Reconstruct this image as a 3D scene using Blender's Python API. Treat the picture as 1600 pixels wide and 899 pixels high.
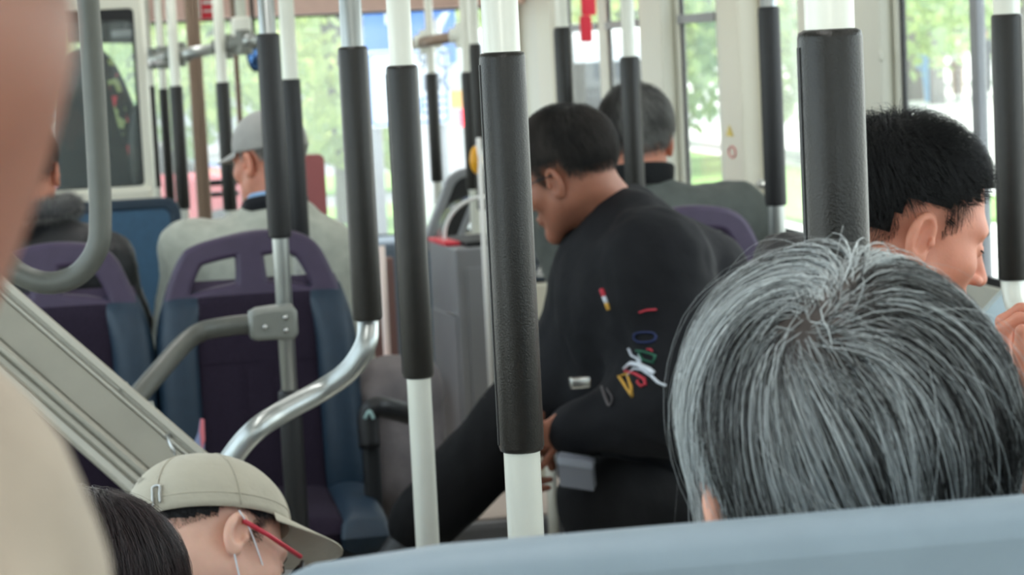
import bpy, math, random
import numpy as np
from mathutils import Vector, Matrix

for o in list(bpy.data.objects):
    bpy.data.objects.remove(o)
S = bpy.context.scene
COL = S.collection
rng = np.random.default_rng(7)
random.seed(7)

# ------------------------------------------------------------------ camera
F = 3600.0                       # focal length in pixels of the 1600 wide frame
CAM = np.array([0.0, 0.0, 1.45])
YAW, PITCH, ROLL = math.atan(600 / F), math.atan(375 / F), 0.050
fw0 = np.array([math.sin(YAW), math.cos(YAW), 0.0])
R0 = np.array([math.cos(YAW), -math.sin(YAW), 0.0])
Z0 = np.array([0, 0, 1.0])
FWD = fw0 * math.cos(PITCH) - Z0 * math.sin(PITCH)
U0 = fw0 * math.sin(PITCH) + Z0 * math.cos(PITCH)
RGT = R0 * math.cos(ROLL) - U0 * math.sin(ROLL)
UPV = U0 * math.cos(ROLL) + R0 * math.sin(ROLL)
cam = bpy.data.cameras.new('camera')
co = bpy.data.objects.new('camera', cam)
COL.objects.link(co)
co.matrix_world = Matrix(((RGT[0], UPV[0], -FWD[0], CAM[0]), (RGT[1], UPV[1], -FWD[1], CAM[1]),
                          (RGT[2], UPV[2], -FWD[2], CAM[2]), (0, 0, 0, 1)))
cam.sensor_width = 36
cam.lens = 36 * F / 1600
cam.clip_start = 0.05
cam.clip_end = 400
cam.dof.use_dof = True
cam.dof.focus_distance = 2.0
cam.dof.aperture_fstop = 14.0
S.camera = co

# ------------------------------------------------------------------ world, sun, exposure
S.view_settings.view_transform = 'Standard'
S.view_settings.look = 'None'
S.view_settings.gamma = 1.0
S.view_settings.use_curve_mapping = False
S.view_settings.exposure = 1.0
w = bpy.data.worlds.new('world')
S.world = w
w.use_nodes = True
wn = w.node_tree
wn.nodes.clear()
sky = wn.nodes.new('ShaderNodeTexSky')
sky.sky_type = 'NISHITA'
sky.sun_disc = False
sky.sun_elevation = math.radians(52)
sky.sun_rotation = math.radians(60)
sky.air_density = 1.0
sky.dust_density = 3.5
mixw = wn.nodes.new('ShaderNodeMix')
mixw.data_type = 'RGBA'
mixw.inputs[0].default_value = 0.55
mixw.inputs[7].default_value = (6.2, 6.5, 6.9, 1)
bg = wn.nodes.new('ShaderNodeBackground')
bg.inputs[1].default_value = 0.30
wo = wn.nodes.new('ShaderNodeOutputWorld')
wn.links.new(sky.outputs[0], mixw.inputs[6])
wn.links.new(mixw.outputs[2], bg.inputs[0])
wn.links.new(bg.outputs[0], wo.inputs[0])
sl = bpy.data.lights.new('sun', 'SUN')
sl.energy = 2.6
sl.angle = math.radians(1.5)
sl.color = (1, .95, .86)
so = bpy.data.objects.new('sun', sl)
COL.objects.link(so)
so.rotation_euler = Vector((-0.55, -0.35, -0.85)).to_track_quat('-Z', 'Y').to_euler()
S.cycles.max_bounces = 10
S.cycles.diffuse_bounces = 5
S.cycles.transparent_max_bounces = 16
S.cycles.sample_clamp_indirect = 6
S.cycles.caustics_reflective = False
S.cycles.caustics_refractive = False
S.cycles.use_denoising = True

# unseen fill lamps added under the ceiling to brighten the interior, left row stronger
def fill_lamp(x, y, e):
    l = bpy.data.lights.new('fill_lamp_light', 'AREA')
    l.shape = 'RECTANGLE'
    l.size = .12
    l.size_y = 1.5
    l.energy = e
    l.color = (1, .98, .95)
    o = bpy.data.objects.new('fill_lamp_light', l)
    COL.objects.link(o)
    o.location = (x, y, 2.24)
FILL_LAMPS = [(x, y, 3.0 if x < 1 else 1.4) for y in (1.0, 3.6, 6.2, 8.6) for x in (.25, 1.25)]
for a in FILL_LAMPS:
    fill_lamp(*a)

# ------------------------------------------------------------------ helpers
def ray(px, py):
    d = FWD + RGT * ((px - 800) / F) - UPV * ((py - 449.5) / F)
    return d

def P(px, py, d):
    return CAM + ray(px, py) * d

def onX(px, py, X):
    r = ray(px, py)
    return CAM + r * ((X - CAM[0]) / r[0])

def onY(px, py, Y):
    r = ray(px, py)
    return CAM + r * ((Y - CAM[1]) / r[1])

def onZ(px, py, Z):
    r = ray(px, py)
    return CAM + r * ((Z - CAM[2]) / r[2])

def lin(r, g, b):
    f = lambda c: ((c / 255 + .055) / 1.055) ** 2.4 if c > 10 else c / 255 / 12.92
    return (f(r), f(g), f(b), 1)

def mat(name, rgb, rough=.5, metal=0., noise=0., nscale=20., bump=0., bscale=60., sss=0., spec=.5, coat=0., sheen=0., stretch=(1, 1, 1), coord='Object'):
    m = bpy.data.materials.new(name)
    m.use_nodes = True
    nt = m.node_tree
    b = nt.nodes['Principled BSDF']
    b.inputs['Roughness'].default_value = rough
    b.inputs['Metallic'].default_value = metal
    b.inputs['Specular IOR Level'].default_value = spec
    if coat: b.inputs['Coat Weight'].default_value = coat
    if sheen: b.inputs['Sheen Weight'].default_value = sheen
    if sss:
        b.inputs['Subsurface Weight'].default_value = sss
        b.inputs['Subsurface Radius'].default_value = (1.0, .3, .15)
        b.inputs['Subsurface Scale'].default_value = .012
    c = lin(*rgb)
    tc = nt.nodes.new('ShaderNodeTexCoord')
    mp = nt.nodes.new('ShaderNodeMapping')
    mp.inputs['Scale'].default_value = stretch
    nt.links.new(tc.outputs[coord], mp.inputs[0])
    n = nt.nodes.new('ShaderNodeTexNoise')
    n.inputs['Scale'].default_value = nscale
    n.inputs['Detail'].default_value = 4
    nt.links.new(mp.outputs[0], n.inputs[0])
    r = nt.nodes.new('ShaderNodeValToRGB')
    nn = noise
    r.color_ramp.elements[0].position = .3
    r.color_ramp.elements[1].position = .7
    r.color_ramp.elements[0].color = tuple(v * (1 - nn) for v in c[:3]) + (1,)
    r.color_ramp.elements[1].color = tuple(min(1, v * (1 + nn)) for v in c[:3]) + (1,)
    nt.links.new(n.outputs[0], r.inputs[0])
    nt.links.new(r.outputs[0], b.inputs['Base Color'])
    if bump:
        n2 = nt.nodes.new('ShaderNodeTexNoise')
        n2.inputs['Scale'].default_value = bscale
        n2.inputs['Detail'].default_value = 3
        nt.links.new(mp.outputs[0], n2.inputs[0])
        bp = nt.nodes.new('ShaderNodeBump')
        bp.inputs['Strength'].default_value = bump
        bp.inputs['Distance'].default_value = .01
        nt.links.new(n2.outputs[0], bp.inputs['Height'])
        nt.links.new(bp.outputs[0], b.inputs['Normal'])
    return m

def glass_mat(name, tint=(.93, .97, .95), dirt=.08, dirtcol=(.8, .85, .82)):
    m = bpy.data.materials.new(name)
    m.use_nodes = True
    nt = m.node_tree
    nt.nodes.clear()
    t = nt.nodes.new('ShaderNodeBsdfTransparent')
    t.inputs[0].default_value = tint + (1,)
    g = nt.nodes.new('ShaderNodeBsdfGlossy')
    g.inputs['Roughness'].default_value = .02
    d = nt.nodes.new('ShaderNodeBsdfTranslucent')
    d.inputs[0].default_value = dirtcol + (1,)
    lw = nt.nodes.new('ShaderNodeLayerWeight')
    pw = nt.nodes.new('ShaderNodeMath')
    pw.operation = 'POWER'
    nt.links.new(lw.outputs['Facing'], pw.inputs[0])
    pw.inputs[1].default_value = 5
    fr = nt.nodes.new('ShaderNodeMath')
    fr.operation = 'MULTIPLY_ADD'
    nt.links.new(pw.outputs[0], fr.inputs[0])
    fr.inputs[1].default_value = .45
    fr.inputs[2].default_value = .02
    m1 = nt.nodes.new('ShaderNodeMixShader')
    nt.links.new(fr.outputs[0], m1.inputs[0])
    nt.links.new(t.outputs[0], m1.inputs[1])
    nt.links.new(g.outputs[0], m1.inputs[2])
    m2 = nt.nodes.new('ShaderNodeMixShader')
    m2.inputs[0].default_value = dirt
    nt.links.new(m1.outputs[0], m2.inputs[1])
    nt.links.new(d.outputs[0], m2.inputs[2])
    o = nt.nodes.new('ShaderNodeOutputMaterial')
    nt.links.new(m2.outputs[0], o.inputs[0])
    return m

def emis(name, rgb, s):
    m = bpy.data.materials.new(name)
    m.use_nodes = True
    nt = m.node_tree
    nt.nodes.clear()
    e = nt.nodes.new('ShaderNodeEmission')
    e.inputs[0].default_value = lin(*rgb)
    e.inputs[1].default_value = s
    o = nt.nodes.new('ShaderNodeOutputMaterial')
    nt.links.new(e.outputs[0], o.inputs[0])
    return m

def hair_mat(name, rough=.38, spec=.5):
    m = bpy.data.materials.new(name)
    m.use_nodes = True
    nt = m.node_tree
    b = nt.nodes['Principled BSDF']
    b.inputs['Roughness'].default_value = rough
    b.inputs['Specular IOR Level'].default_value = spec
    a = nt.nodes.new('ShaderNodeAttribute')
    a.attribute_name = 'tone'
    nt.links.new(a.outputs['Color'], b.inputs['Base Color'])
    return m

def wloc(o):
    v = np.zeros(3)
    while o is not None:
        v = v + np.array(o.location)
        o = o.parent
    return v

def mk(name, V, Fc, m, parent=None, smooth=True, origin=None, tone=None, mats=None, midx=None):
    V = np.asarray(V, dtype=float)
    if parent is not None:
        org = wloc(parent)
    else:
        if origin is None:
            lo, hi = V.min(0), V.max(0)
            origin = ((lo[0] + hi[0]) / 2, (lo[1] + hi[1]) / 2, lo[2])
        org = np.array(origin, dtype=float)
    me = bpy.data.meshes.new(name)
    me.from_pydata((V - org).tolist(), [], [tuple(int(i) for i in f) for f in Fc])
    if mats:
        for mm in mats: me.materials.append(mm)
        me.polygons.foreach_set('material_index', np.asarray(midx, dtype=np.int32))
    else:
        me.materials.append(m)
    if smooth:
        me.polygons.foreach_set('use_smooth', np.ones(len(me.polygons), dtype=bool))
    if tone is not None:
        at = me.color_attributes.new('tone', 'FLOAT_COLOR', 'POINT')
        at.data.foreach_set('color', np.asarray(tone, dtype=np.float32).ravel())
    me.update()
    o = bpy.data.objects.new(name, me)
    COL.objects.link(o)
    if parent is not None:
        o.parent = parent
    else:
        o.location = org
    return o

def tag(o, label=None, cat=None, group=None, kind=None):
    if label: o['label'] = label
    if cat: o['category'] = cat
    if group: o['group'] = group
    if kind: o['kind'] = kind
    return o

def empty(name, loc, label=None, cat=None, group=None):
    o = bpy.data.objects.new(name, None)
    o.empty_display_size = .1
    COL.objects.link(o)
    o.location = tuple(loc)
    return tag(o, label, cat, group)

def join(parts):
    V, Fc, n = [], [], 0
    for v, f in parts:
        v = np.asarray(v, dtype=float)
        V.append(v)
        Fc += [tuple(i + n for i in q) for q in f]
        n += len(v)
    return np.vstack(V), Fc

def xf(part, M):
    v, f = part
    v = np.asarray(v, dtype=float)
    M = np.array(M)
    return v @ M[:3, :3].T + M[:3, 3], f

def box(lo, hi, b=0.0):
    """bevelled box (chamfer b)"""
    lo, hi = np.array(lo, float), np.array(hi, float)
    lo, hi = np.minimum(lo, hi), np.maximum(lo, hi)
    if b <= 0:
        v = [(x, y, z) for x in (lo[0], hi[0]) for y in (lo[1], hi[1]) for z in (lo[2], hi[2])]
        f = [(0, 1, 3, 2), (4, 6, 7, 5), (0, 4, 5, 1), (2, 3, 7, 6), (0, 2, 6, 4), (1, 5, 7, 3)]
        return np.array(v), f
    b = min(b, (hi - lo).min() * .45)
    import bmesh
    bm = bmesh.new()
    bmesh.ops.create_cube(bm, size=1)
    for v in bm.verts:
        v.co = Vector(((lo[0] + hi[0]) / 2 + v.co.x * (hi[0] - lo[0]), (lo[1] + hi[1]) / 2 + v.co.y * (hi[1] - lo[1]), (lo[2] + hi[2]) / 2 + v.co.z * (hi[2] - lo[2])))
    bmesh.ops.bevel(bm, geom=list(bm.edges), offset=b, segments=2, affect='EDGES', profile=.6)
    bm.verts.index_update()
    v = np.array([tuple(q.co) for q in bm.verts])
    f = [tuple(q.index for q in p.verts) for p in bm.faces]
    bm.free()
    return v, f

def spline(pts, n=8):
    pts = [np.array(p, float) for p in pts]
    if len(pts) < 3:
        return np.array(pts)
    out = []
    e = [2 * pts[0] - pts[1]] + pts + [2 * pts[-1] - pts[-2]]
    for i in range(1, len(e) - 2):
        p0, p1, p2, p3 = e[i - 1:i + 3]
        for k in range(n):
            t = k / n
            out.append(.5 * ((2 * p1) + (-p0 + p2) * t + (2 * p0 - 5 * p1 + 4 * p2 - p3) * t * t + (-p0 + 3 * p1 - 3 * p2 + p3) * t ** 3))
    out.append(pts[-1])
    return np.array(out)

def tube(pts, r, seg=20, caps=True, flat=1.0):
    """sweep a circle along points; r scalar or list"""
    pts = np.array(pts, float)
    n = len(pts)
    r = np.full(n, r, float) if np.isscalar(r) else np.array(r, float)
    T = np.gradient(pts, axis=0)
    T /= np.linalg.norm(T, axis=1)[:, None]
    a = np.array([0, 0, 1.0]) if abs(T[0][2]) < .9 else np.array([0, 1.0, 0])
    u = np.cross(T[0], a)
    u /= np.linalg.norm(u)
    V = []
    ang = np.arange(seg) * 2 * math.pi / seg
    for i in range(n):
        u = u - T[i] * np.dot(u, T[i])
        u /= np.linalg.norm(u)
        v = np.cross(T[i], u)
        V.append(pts[i] + r[i] * (np.cos(ang)[:, None] * u + flat * np.sin(ang)[:, None] * v))
    V = np.vstack(V)
    Fc = []
    for i in range(n - 1):
        for k in range(seg):
            k2 = (k + 1) % seg
            Fc.append((i * seg + k, i * seg + k2, (i + 1) * seg + k2, (i + 1) * seg + k))
    if caps:
        Fc.append(tuple(range(seg - 1, -1, -1)))
        Fc.append(tuple((n - 1) * seg + k for k in range(seg)))
    return V, Fc

def vtube(x, y, z0, z1, r, seg=28, rnd=0.0):
    if rnd:
        zs = [z0, z0, z0 + rnd * .3, z0 + rnd, z1 - rnd, z1 - rnd * .3, z1, z1]
        rs = [r - rnd * 1.2, r - rnd * .8, r - rnd * .2, r, r, r - rnd * .2, r - rnd * .8, r - rnd * 1.2]
    else:
        zs, rs = [z0, z1], [r, r]
    V, Fc = [], []
    ang = np.arange(seg) * 2 * math.pi / seg
    for z, q in zip(zs, rs):
        V.append(np.stack([x + q * np.cos(ang), y + q * np.sin(ang), np.full(seg, z)], 1))
    for i in range(len(zs) - 1):
        for k in range(seg):
            k2 = (k + 1) % seg
            Fc.append((i * seg + k, i * seg + k2, (i + 1) * seg + k2, (i + 1) * seg + k))
    Fc.append(tuple(range(seg - 1, -1, -1)))
    Fc.append(tuple((len(zs) - 1) * seg + k for k in range(seg)))
    return np.vstack(V), Fc

def ell(c, r, nu=20, nv=12, M=None):
    u = np.linspace(0, 2 * math.pi, nu, endpoint=False)
    v = np.linspace(0, math.pi, nv + 1)
    V = [(0, 0, 1)]
    for t in v[1:-1]:
        for a in u:
            V.append((math.sin(t) * math.cos(a), math.sin(t) * math.sin(a), math.cos(t)))
    V.append((0, 0, -1))
    V = np.array(V) * np.array(r)
    if M is not None: V = V @ np.array(M).T
    V = V + np.array(c)
    Fc = [(0, 1 + k, 1 + (k + 1) % nu) for k in range(nu)]
    for i in range(nv - 2):
        for k in range(nu):
            k2 = (k + 1) % nu
            Fc.append((1 + i * nu + k, 1 + (i + 1) * nu + k, 1 + (i + 1) * nu + k2, 1 + i * nu + k2))
    L = len(V) - 1
    Fc += [(L, L - nu + (k + 1) % nu, L - nu + k) for k in range(nu)]
    return V, Fc

def shape2d(outer, holes, depth, bevel=.003, M=None, smooth=True):
    """filled 2D outline (x,y) with holes, extruded along z by +-depth/2"""
    cu = bpy.data.curves.new('tmp', 'CURVE')
    cu.dimensions = '2D'
    cu.fill_mode = 'BOTH'
    cu.extrude = max(depth / 2 - bevel, .0001)
    cu.bevel_depth = bevel
    cu.bevel_resolution = 2
    for pts in [outer] + list(holes):
        s = cu.splines.new('POLY')
        s.points.add(len(pts) - 1)
        for q, p in zip(s.points, pts):
            q.co = (p[0], p[1], 0, 1)
        s.use_cyclic_u = True
    ob = bpy.data.objects.new('tmp', cu)
    me = bpy.data.meshes.new_from_object(ob)
    V = np.array([tuple(v.co) for v in me.vertices])
    Fc = [tuple(p.vertices) for p in me.polygons]
    bpy.data.objects.remove(ob)
    bpy.data.curves.remove(cu)
    bpy.data.meshes.remove(me)
    if M is not None:
        V, Fc = xf((V, Fc), M)
    return V, Fc

def text_mesh(s, size, depth, M):
    cu = bpy.data.curves.new('tmp', 'FONT')
    cu.body = s
    cu.size = size
    cu.extrude = depth
    ob = bpy.data.objects.new('tmp', cu)
    me = bpy.data.meshes.new_from_object(ob)
    V = np.array([tuple(v.co) for v in me.vertices])
    Fc = [tuple(p.vertices) for p in me.polygons]
    bpy.data.objects.remove(ob)
    bpy.data.curves.remove(cu)
    bpy.data.meshes.remove(me)
    return xf((V, Fc), M)

def frame(o, ex, ey, ez):
    M = np.eye(4)
    for i, e in enumerate((ex, ey, ez)):
        e = np.array(e, float)
        M[:3, i] = e / np.linalg.norm(e)
    M[:3, 3] = o
    return M

def rot(yaw=0, pitch=0, roll=0):
    return np.array(Matrix.Rotation(math.radians(yaw), 3, 'Z') @ Matrix.Rotation(math.radians(pitch), 3, 'X') @ Matrix.Rotation(math.radians(roll), 3, 'Y'))

def rrect(x0, y0, x1, y1, r, n=5):
    out = []
    for cx, cy, a in ((x1 - r, y1 - r, 0), (x0 + r, y1 - r, 90), (x0 + r, y0 + r, 180), (x1 - r, y0 + r, 270)):
        for k in range(n + 1):
            t = math.radians(a + 90 * k / n)
            out.append((cx + r * math.cos(t), cy + r * math.sin(t)))
    return out

# ---- signed distance modelling -------------------------------------------------
def d_ell(p, c, r, R=None):
    q = p - np.array(c)
    if R is not None: q = q @ np.array(R)
    r = np.array(r)
    k0 = np.sqrt(((q / r) ** 2).sum(-1))
    k1 = np.sqrt(((q / (r * r)) ** 2).sum(-1)) + 1e-9
    return k0 * (k0 - 1) / k1

def d_cone(p, a, b, r1, r2, flat=None):
    a, b = np.array(a, float), np.array(b, float)
    ab = b - a
    t = np.clip(((p - a) @ ab) / (ab @ ab + 1e-12), 0, 1)
    q = p - a - t[..., None] * ab
    if flat is not None:          # flat = (axis, factor): squeeze along an axis
        ax = np.array(flat[0], float)
        ax /= np.linalg.norm(ax)
        s = q @ ax
        q = q + ((1 / flat[1] - 1) * s)[..., None] * ax
    return np.sqrt((q * q).sum(-1)) - (r1 + (r2 - r1) * t)

def smin(a, b, k):
    if k <= 0: return np.minimum(a, b)
    h = np.maximum(k - np.abs(a - b), 0) / k
    return np.minimum(a, b) - h * h * k * .25

def smax(a, b, k): return -smin(-a, -b, k)

def evalf(prims, p):
    d = None
    for pr in prims:
        op, kind, k = pr[0], pr[1], pr[2]
        v = d_ell(p, *pr[3:]) if kind == 'e' else d_cone(p, *pr[3:])
        if d is None: d = v
        elif op == '+': d = smin(d, v, k)
        elif op == '-': d = smax(d, -v, k)
    return d

_ph = rng.uniform(0, 6.28, 24)
_dr = rng.normal(size=(24, 3))
_dr /= np.linalg.norm(_dr, axis=1)[:, None]
def wob(p, freq, seed=0):
    s = 0
    for i in range(6):
        j = (i + seed * 5) % 24
        s = s + np.sin(p @ (_dr[j] * freq * (1 + .35 * i)) + _ph[j] + 2 * np.sin(p @ (_dr[(j + 7) % 24] * freq * .6)))
    return s / 6

def nets(f, lo, hi, h):
    lo, hi = np.array(lo, float), np.array(hi, float)
    n = np.ceil((hi - lo) / h).astype(int) + 1
    ax = [lo[i] + h * np.arange(n[i]) for i in range(3)]
    v = np.empty(n, dtype=np.float32)
    yz = np.stack(np.meshgrid(ax[1], ax[2], indexing='ij'), -1)
    ch = max(1, int(400000 / (n[1] * n[2])))
    for i in range(0, n[0], ch):
        xs = ax[0][i:i + ch]
        p = np.empty((len(xs), n[1], n[2], 3))
        p[..., 0] = xs[:, None, None]
        p[..., 1:] = yz[None]
        v[i:i + ch] = f(p)
    s = v < 0
    c8 = [(i, j, k) for i in (0, 1) for j in (0, 1) for k in (0, 1)]
    sub = lambda A, c: A[c[0]:n[0] - 1 + c[0], c[1]:n[1] - 1 + c[1], c[2]:n[2] - 1 + c[2]]
    cnt = sum(sub(s, c).astype(np.int8) for c in c8)
    act = (cnt > 0) & (cnt < 8)
    I = np.argwhere(act)
    idx = np.full(act.shape, -1, dtype=np.int64)
    idx[act] = np.arange(len(I))
    acc = np.zeros((len(I), 3))
    num = np.zeros(len(I))
    for a in c8:
        for d in range(3):
            if a[d] == 1: continue
            b = list(a)
            b[d] = 1
            va = sub(v, a)[act]
            vb = sub(v, b)[act]
            cr = (va < 0) != (vb < 0)
            t = np.where(cr, va / np.where(cr, va - vb, 1), 0)
            q = np.tile(np.array(a, float), (len(I), 1))
            q[:, d] += t
            acc[cr] += q[cr]
            num[cr] += 1
    V = lo + h * (I + acc / num[:, None])
    Fc = []
    for d in range(3):
        e, g = (d + 1) % 3, (d + 2) % 3
        sl0 = [slice(None)] * 3
        sl1 = [slice(None)] * 3
        sl0[d] = slice(0, -1)
        sl1[d] = slice(1, None)
        A, B = s[tuple(sl0)], s[tuple(sl1)]
        E = np.argwhere(A != B)
        ok = (E[:, e] >= 1) & (E[:, g] >= 1) & (E[:, e] < n[e] - 1) & (E[:, g] < n[g] - 1)
        E = E[ok]
        def cell(de, dg):
            q = E.copy()
            q[:, e] += de
            q[:, g] += dg
            return idx[q[:, 0], q[:, 1], q[:, 2]]
        quad = np.stack([cell(-1, -1), cell(0, -1), cell(0, 0), cell(-1, 0)], 1)
        fl = ~A[E[:, 0], E[:, 1], E[:, 2]]
        quad[fl] = quad[fl][:, ::-1]
        Fc.append(quad)
    return V, np.vstack(Fc).tolist()
# ------------------------------------------------------------------ people builders
def ear_prims(s):
    Re = rot(18 * s, -8, 0)
    Ri = Re
    c = np.array([.080 * s, -.004, -.002])
    return [('+', 'e', .006, c, (.0098, .0190, .031), Re),
            ('+', 'e', .006, c + np.array([.0015 * s, .002, -.026]), (.006, .010, .010)),
            ('-', 'e', .004, c + np.array([.0092 * s, .0025, .001]), (.0115, .0120, .0215), Ri),
            ('+', 'c', .003, c + np.array([.006 * s, -.007, .012]), c + np.array([.005 * s, -.008, -.010]), .0025, .0025),
            ('-', 'e', .003, c + np.array([.0055 * s, .008, -.006]), (.006, .005, .007)),
            ('+', 'e', .003, c + np.array([.003 * s, .0135, -.005]), (.004, .004, .006))]

def head_prims(nb, nr=.056):
    H = [('+', 'e', 0, (0, -.012, .045), (.074, .097, .086)),
         ('+', 'e', .03, (0, .032, -.020), (.062, .062, .080)),
         ('+', 'c', .03, (-.050, .005, -.045), (-.014, .070, -.100), .020, .017),
         ('+', 'c', .03, (.050, .005, -.045), (.014, .070, -.100), .020, .017),
         ('+', 'e', .02, (0, .078, -.104), (.020, .014, .015)),
         ('+', 'e', .02, (0, .078, .020), (.048, .016, .014)),
         ('+', 'e', .02, (-.040, .060, -.022), (.022, .022, .020)),
         ('+', 'e', .02, (.040, .060, -.022), (.022, .022, .020)),
         ('-', 'e', .018, (-.031, .096, .000), (.015, .012, .010)),
         ('-', 'e', .018, (.031, .096, .000), (.015, .012, .010)),
         ('+', 'e', .004, (-.031, .079, .000), (.0125, .0125, .0115)),
         ('+', 'e', .004, (.031, .079, .000), (.0125, .0125, .0115)),
         ('+', 'c', .012, (0, .088, .008), (0, .108, -.033), .0055, .0095),
         ('+', 'e', .006, (-.013, .098, -.036), (.0075, .010, .0065)),
         ('+', 'e', .006, (.013, .098, -.036), (.0075, .010, .0065)),
         ('+', 'e', .012, (0, .084, -.066), (.026, .014, .016)),
         ('+', 'e', .004, (0, .0965, -.062), (.021, .006, .0045)),
         ('+', 'e', .004, (0, .0945, -.0715), (.018, .0065, .0052)),
         ('-', 'c', .003, (-.02, .104, -.0667), (.02, .104, -.0667), .0016, .0016),
         ('+', 'c', .035, (0, -.028, -.030), nb, nr, nr + .004)]
    return H + ear_prims(1) + ear_prims(-1)

def seated_joints(hp, byaw, seatz, lean=.05, shw=.175, floor=0., nbk=.03, nbd=.185):
    a = math.radians(byaw)
    f = np.array([-math.sin(a), math.cos(a), 0])
    r = np.array([math.cos(a), math.sin(a), 0])
    z = np.array([0, 0, 1.0])
    hp = np.array(hp)
    nb = hp - nbk * f - nbd * z
    hip = hp - lean * f - nbk * f
    hip[2] = seatz + .12
    J = dict(f=f, r=r, nb=nb, hip=hip, chest=hip + (nb - hip) * .66)
    for n, s in (('L', -1), ('R', 1)):
        J['sh' + n] = nb + s * shw * r - .055 * z
        J['el' + n] = J['sh' + n] - .26 * z + .06 * f + s * .03 * r
        J['wr' + n] = J['el' + n] + .22 * f - s * .09 * r - .0 * z
        J['hp' + n] = hip + s * .09 * r - .02 * z
        J['kn' + n] = J['hp' + n] + .40 * f + s * .04 * r
        J['kn' + n][2] = seatz + .08
        J['an' + n] = J['kn' + n] + .02 * f
        J['an' + n][2] = floor + .09
    return J

def torso_prims(J, fat=0., arms=True):
    f = J['f']
    Q = [('+', 'c', 0, J['hip'], J['chest'], .150 + fat, .165 + fat, (f, .68)),
         ('+', 'c', .06, J['shL'], J['shR'], .055 + fat, .055 + fat),
         ('+', 'c', .06, J['chest'], J['nb'] - np.array([0, 0, .02]), .12 + fat, .055 + fat, (f, .75))]
    if arms:
        for s in 'LR':
            Q.append(('+', 'c', .04, J['sh' + s], J['el' + s], .048 + fat, .040 + fat))
            Q.append(('+', 'c', .03, J['el' + s], J['wr' + s], .040 + fat, .028 + fat * .8))
    return Q

def leg_prims(J, fat=0.):
    Q = []
    for i, s in enumerate('LR'):
        Q.append(('+', 'c', .04, J['hp' + s], J['kn' + s], .082 + fat, .058 + fat))
        Q.append(('+', 'c', .03, J['kn' + s], J['an' + s], .055 + fat, .040 + fat))
    Q.insert(0, ('+', 'c', 0, J['hip'], J['hip'] + np.array([0, 0, .03]), .14 + fat, .13 + fat, (J['f'], .75)))
    return Q

def bounds(Q, pad=.03):
    lo, hi = np.full(3, 1e9), np.full(3, -1e9)
    for q in Q:
        if q[0] == '-': continue
        if q[1] == 'e':
            c, r = np.array(q[3]), np.full(3, max(q[4]))
            lo, hi = np.minimum(lo, c - r), np.maximum(hi, c + r)
        else:
            for c, r in ((q[3], q[5]), (q[4], q[6])):
                c = np.array(c)
                lo, hi = np.minimum(lo, c - r), np.maximum(hi, c + r)
    return lo - pad, hi + pad

def hand_geo(side=1, curl=(35, 45, 30), spread=4):
    """palm in local xy, fingers towards +y, palm faces -z, thumb on side*-x"""
    Q = [('+', 'e', 0, (0, .0, 0), (.040, .048, .015)), ('+', 'c', .02, (0, -.03, 0), (0, -.08, 0), .026, .026)]
    for i, (bx, by, L) in enumerate(((-.028, .036, .070), (-.009, .042, .078), (.010, .040, .073), (.028, .032, .058))):
        p = np.array([bx * side, by, 0.])
        a = 0
        for k, (fr, cu) in enumerate(zip((.45, .32, .23), curl)):
            a += cu
            d = np.array([math.sin(math.radians((i - 1.5) * spread)) * side, math.cos(math.radians(a)), -math.sin(math.radians(a))])
            q = p + d * L * fr
            Q.append(('+', 'c', .004, p, q, .0092 - .001 * k, .0086 - .0011 * k))
            p = q
    p = np.array([-.034 * side, -.012, -.004])
    for k, (d, L) in enumerate((((-.75, .55, -.35), .034), ((-.45, .8, -.45), .030), ((-.2, .85, -.5), .024))):
        d = np.array(d) * np.array([side, 1, 1])
        d /= np.linalg.norm(d)
        q = p + d * L
        Q.append(('+', 'c', .006, p, q, .0125 - .0015 * k, .011 - .0015 * k))
        p = q
    lo, hi = bounds(Q, .008)
    return nets(lambda x: evalf(Q, x), lo, hi, .003)

HEADS = {}
def make_person(label, hp, R, J, skin, hs=1.0, nr=.056, hres=.0028, hands=None, group=None, hz=1.0):
    """one continuous body: head with face and ears, neck, torso, arms, hands, legs"""
    hp = np.array(hp, float)
    M = np.eye(4)
    M[:3, :3] = R * hs
    M[:3, 2] *= hz
    M[:3, 3] = hp
    nbl = (R.T @ (J['nb'] - hp)) / hs
    Q = head_prims(nbl, nr)
    lo, hi = bounds(Q, .008)
    hd = nets(lambda x: evalf(Q, x), lo, hi, hres)
    parts = [xf(hd, M)]
    T = torso_prims(J) + [('+', 'c', .05, J['nb'] + (hp - J['nb']) * .35, J['nb'], .05, .06)]
    L = leg_prims(J)
    lo, hi = bounds(T + L)
    parts.append(nets(lambda x: evalf(T + L, x), lo, hi, .011))
    for s in ('L', 'R'):
        Mh = (hands or {}).get(s)
        if Mh is None:
            d = J['wr' + s] - J['el' + s]
            d /= np.linalg.norm(d)
            zz = np.array([0, 0, 1.0]) - d * d[2]
            zz /= np.linalg.norm(zz)
            Mh = frame(J['wr' + s] + d * .075, np.cross(d, zz), d, zz)
        parts.append(xf(hand_geo(1 if s == 'L' else -1), Mh))
    V, Fc = join(parts)
    o = mk('person', V, Fc, skin)
    tag(o, label, 'person', group)
    return o, M

def garment(name, Q, m, parent, res=.009, wr=.006, wf=28, label=None, cut=None):
    lo, hi = bounds(Q)
    def f(x):
        d = evalf(Q, x) + wr * wob(x, wf) + wr * .4 * wob(x, wf * 2.6, 2)
        if cut is not None: d = np.maximum(d, cut(x))
        return d
    V, Fc = nets(f, lo, hi, res)
    o = mk(name, V, Fc, m, parent)
    if label: o['label'] = label
    return o

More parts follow.
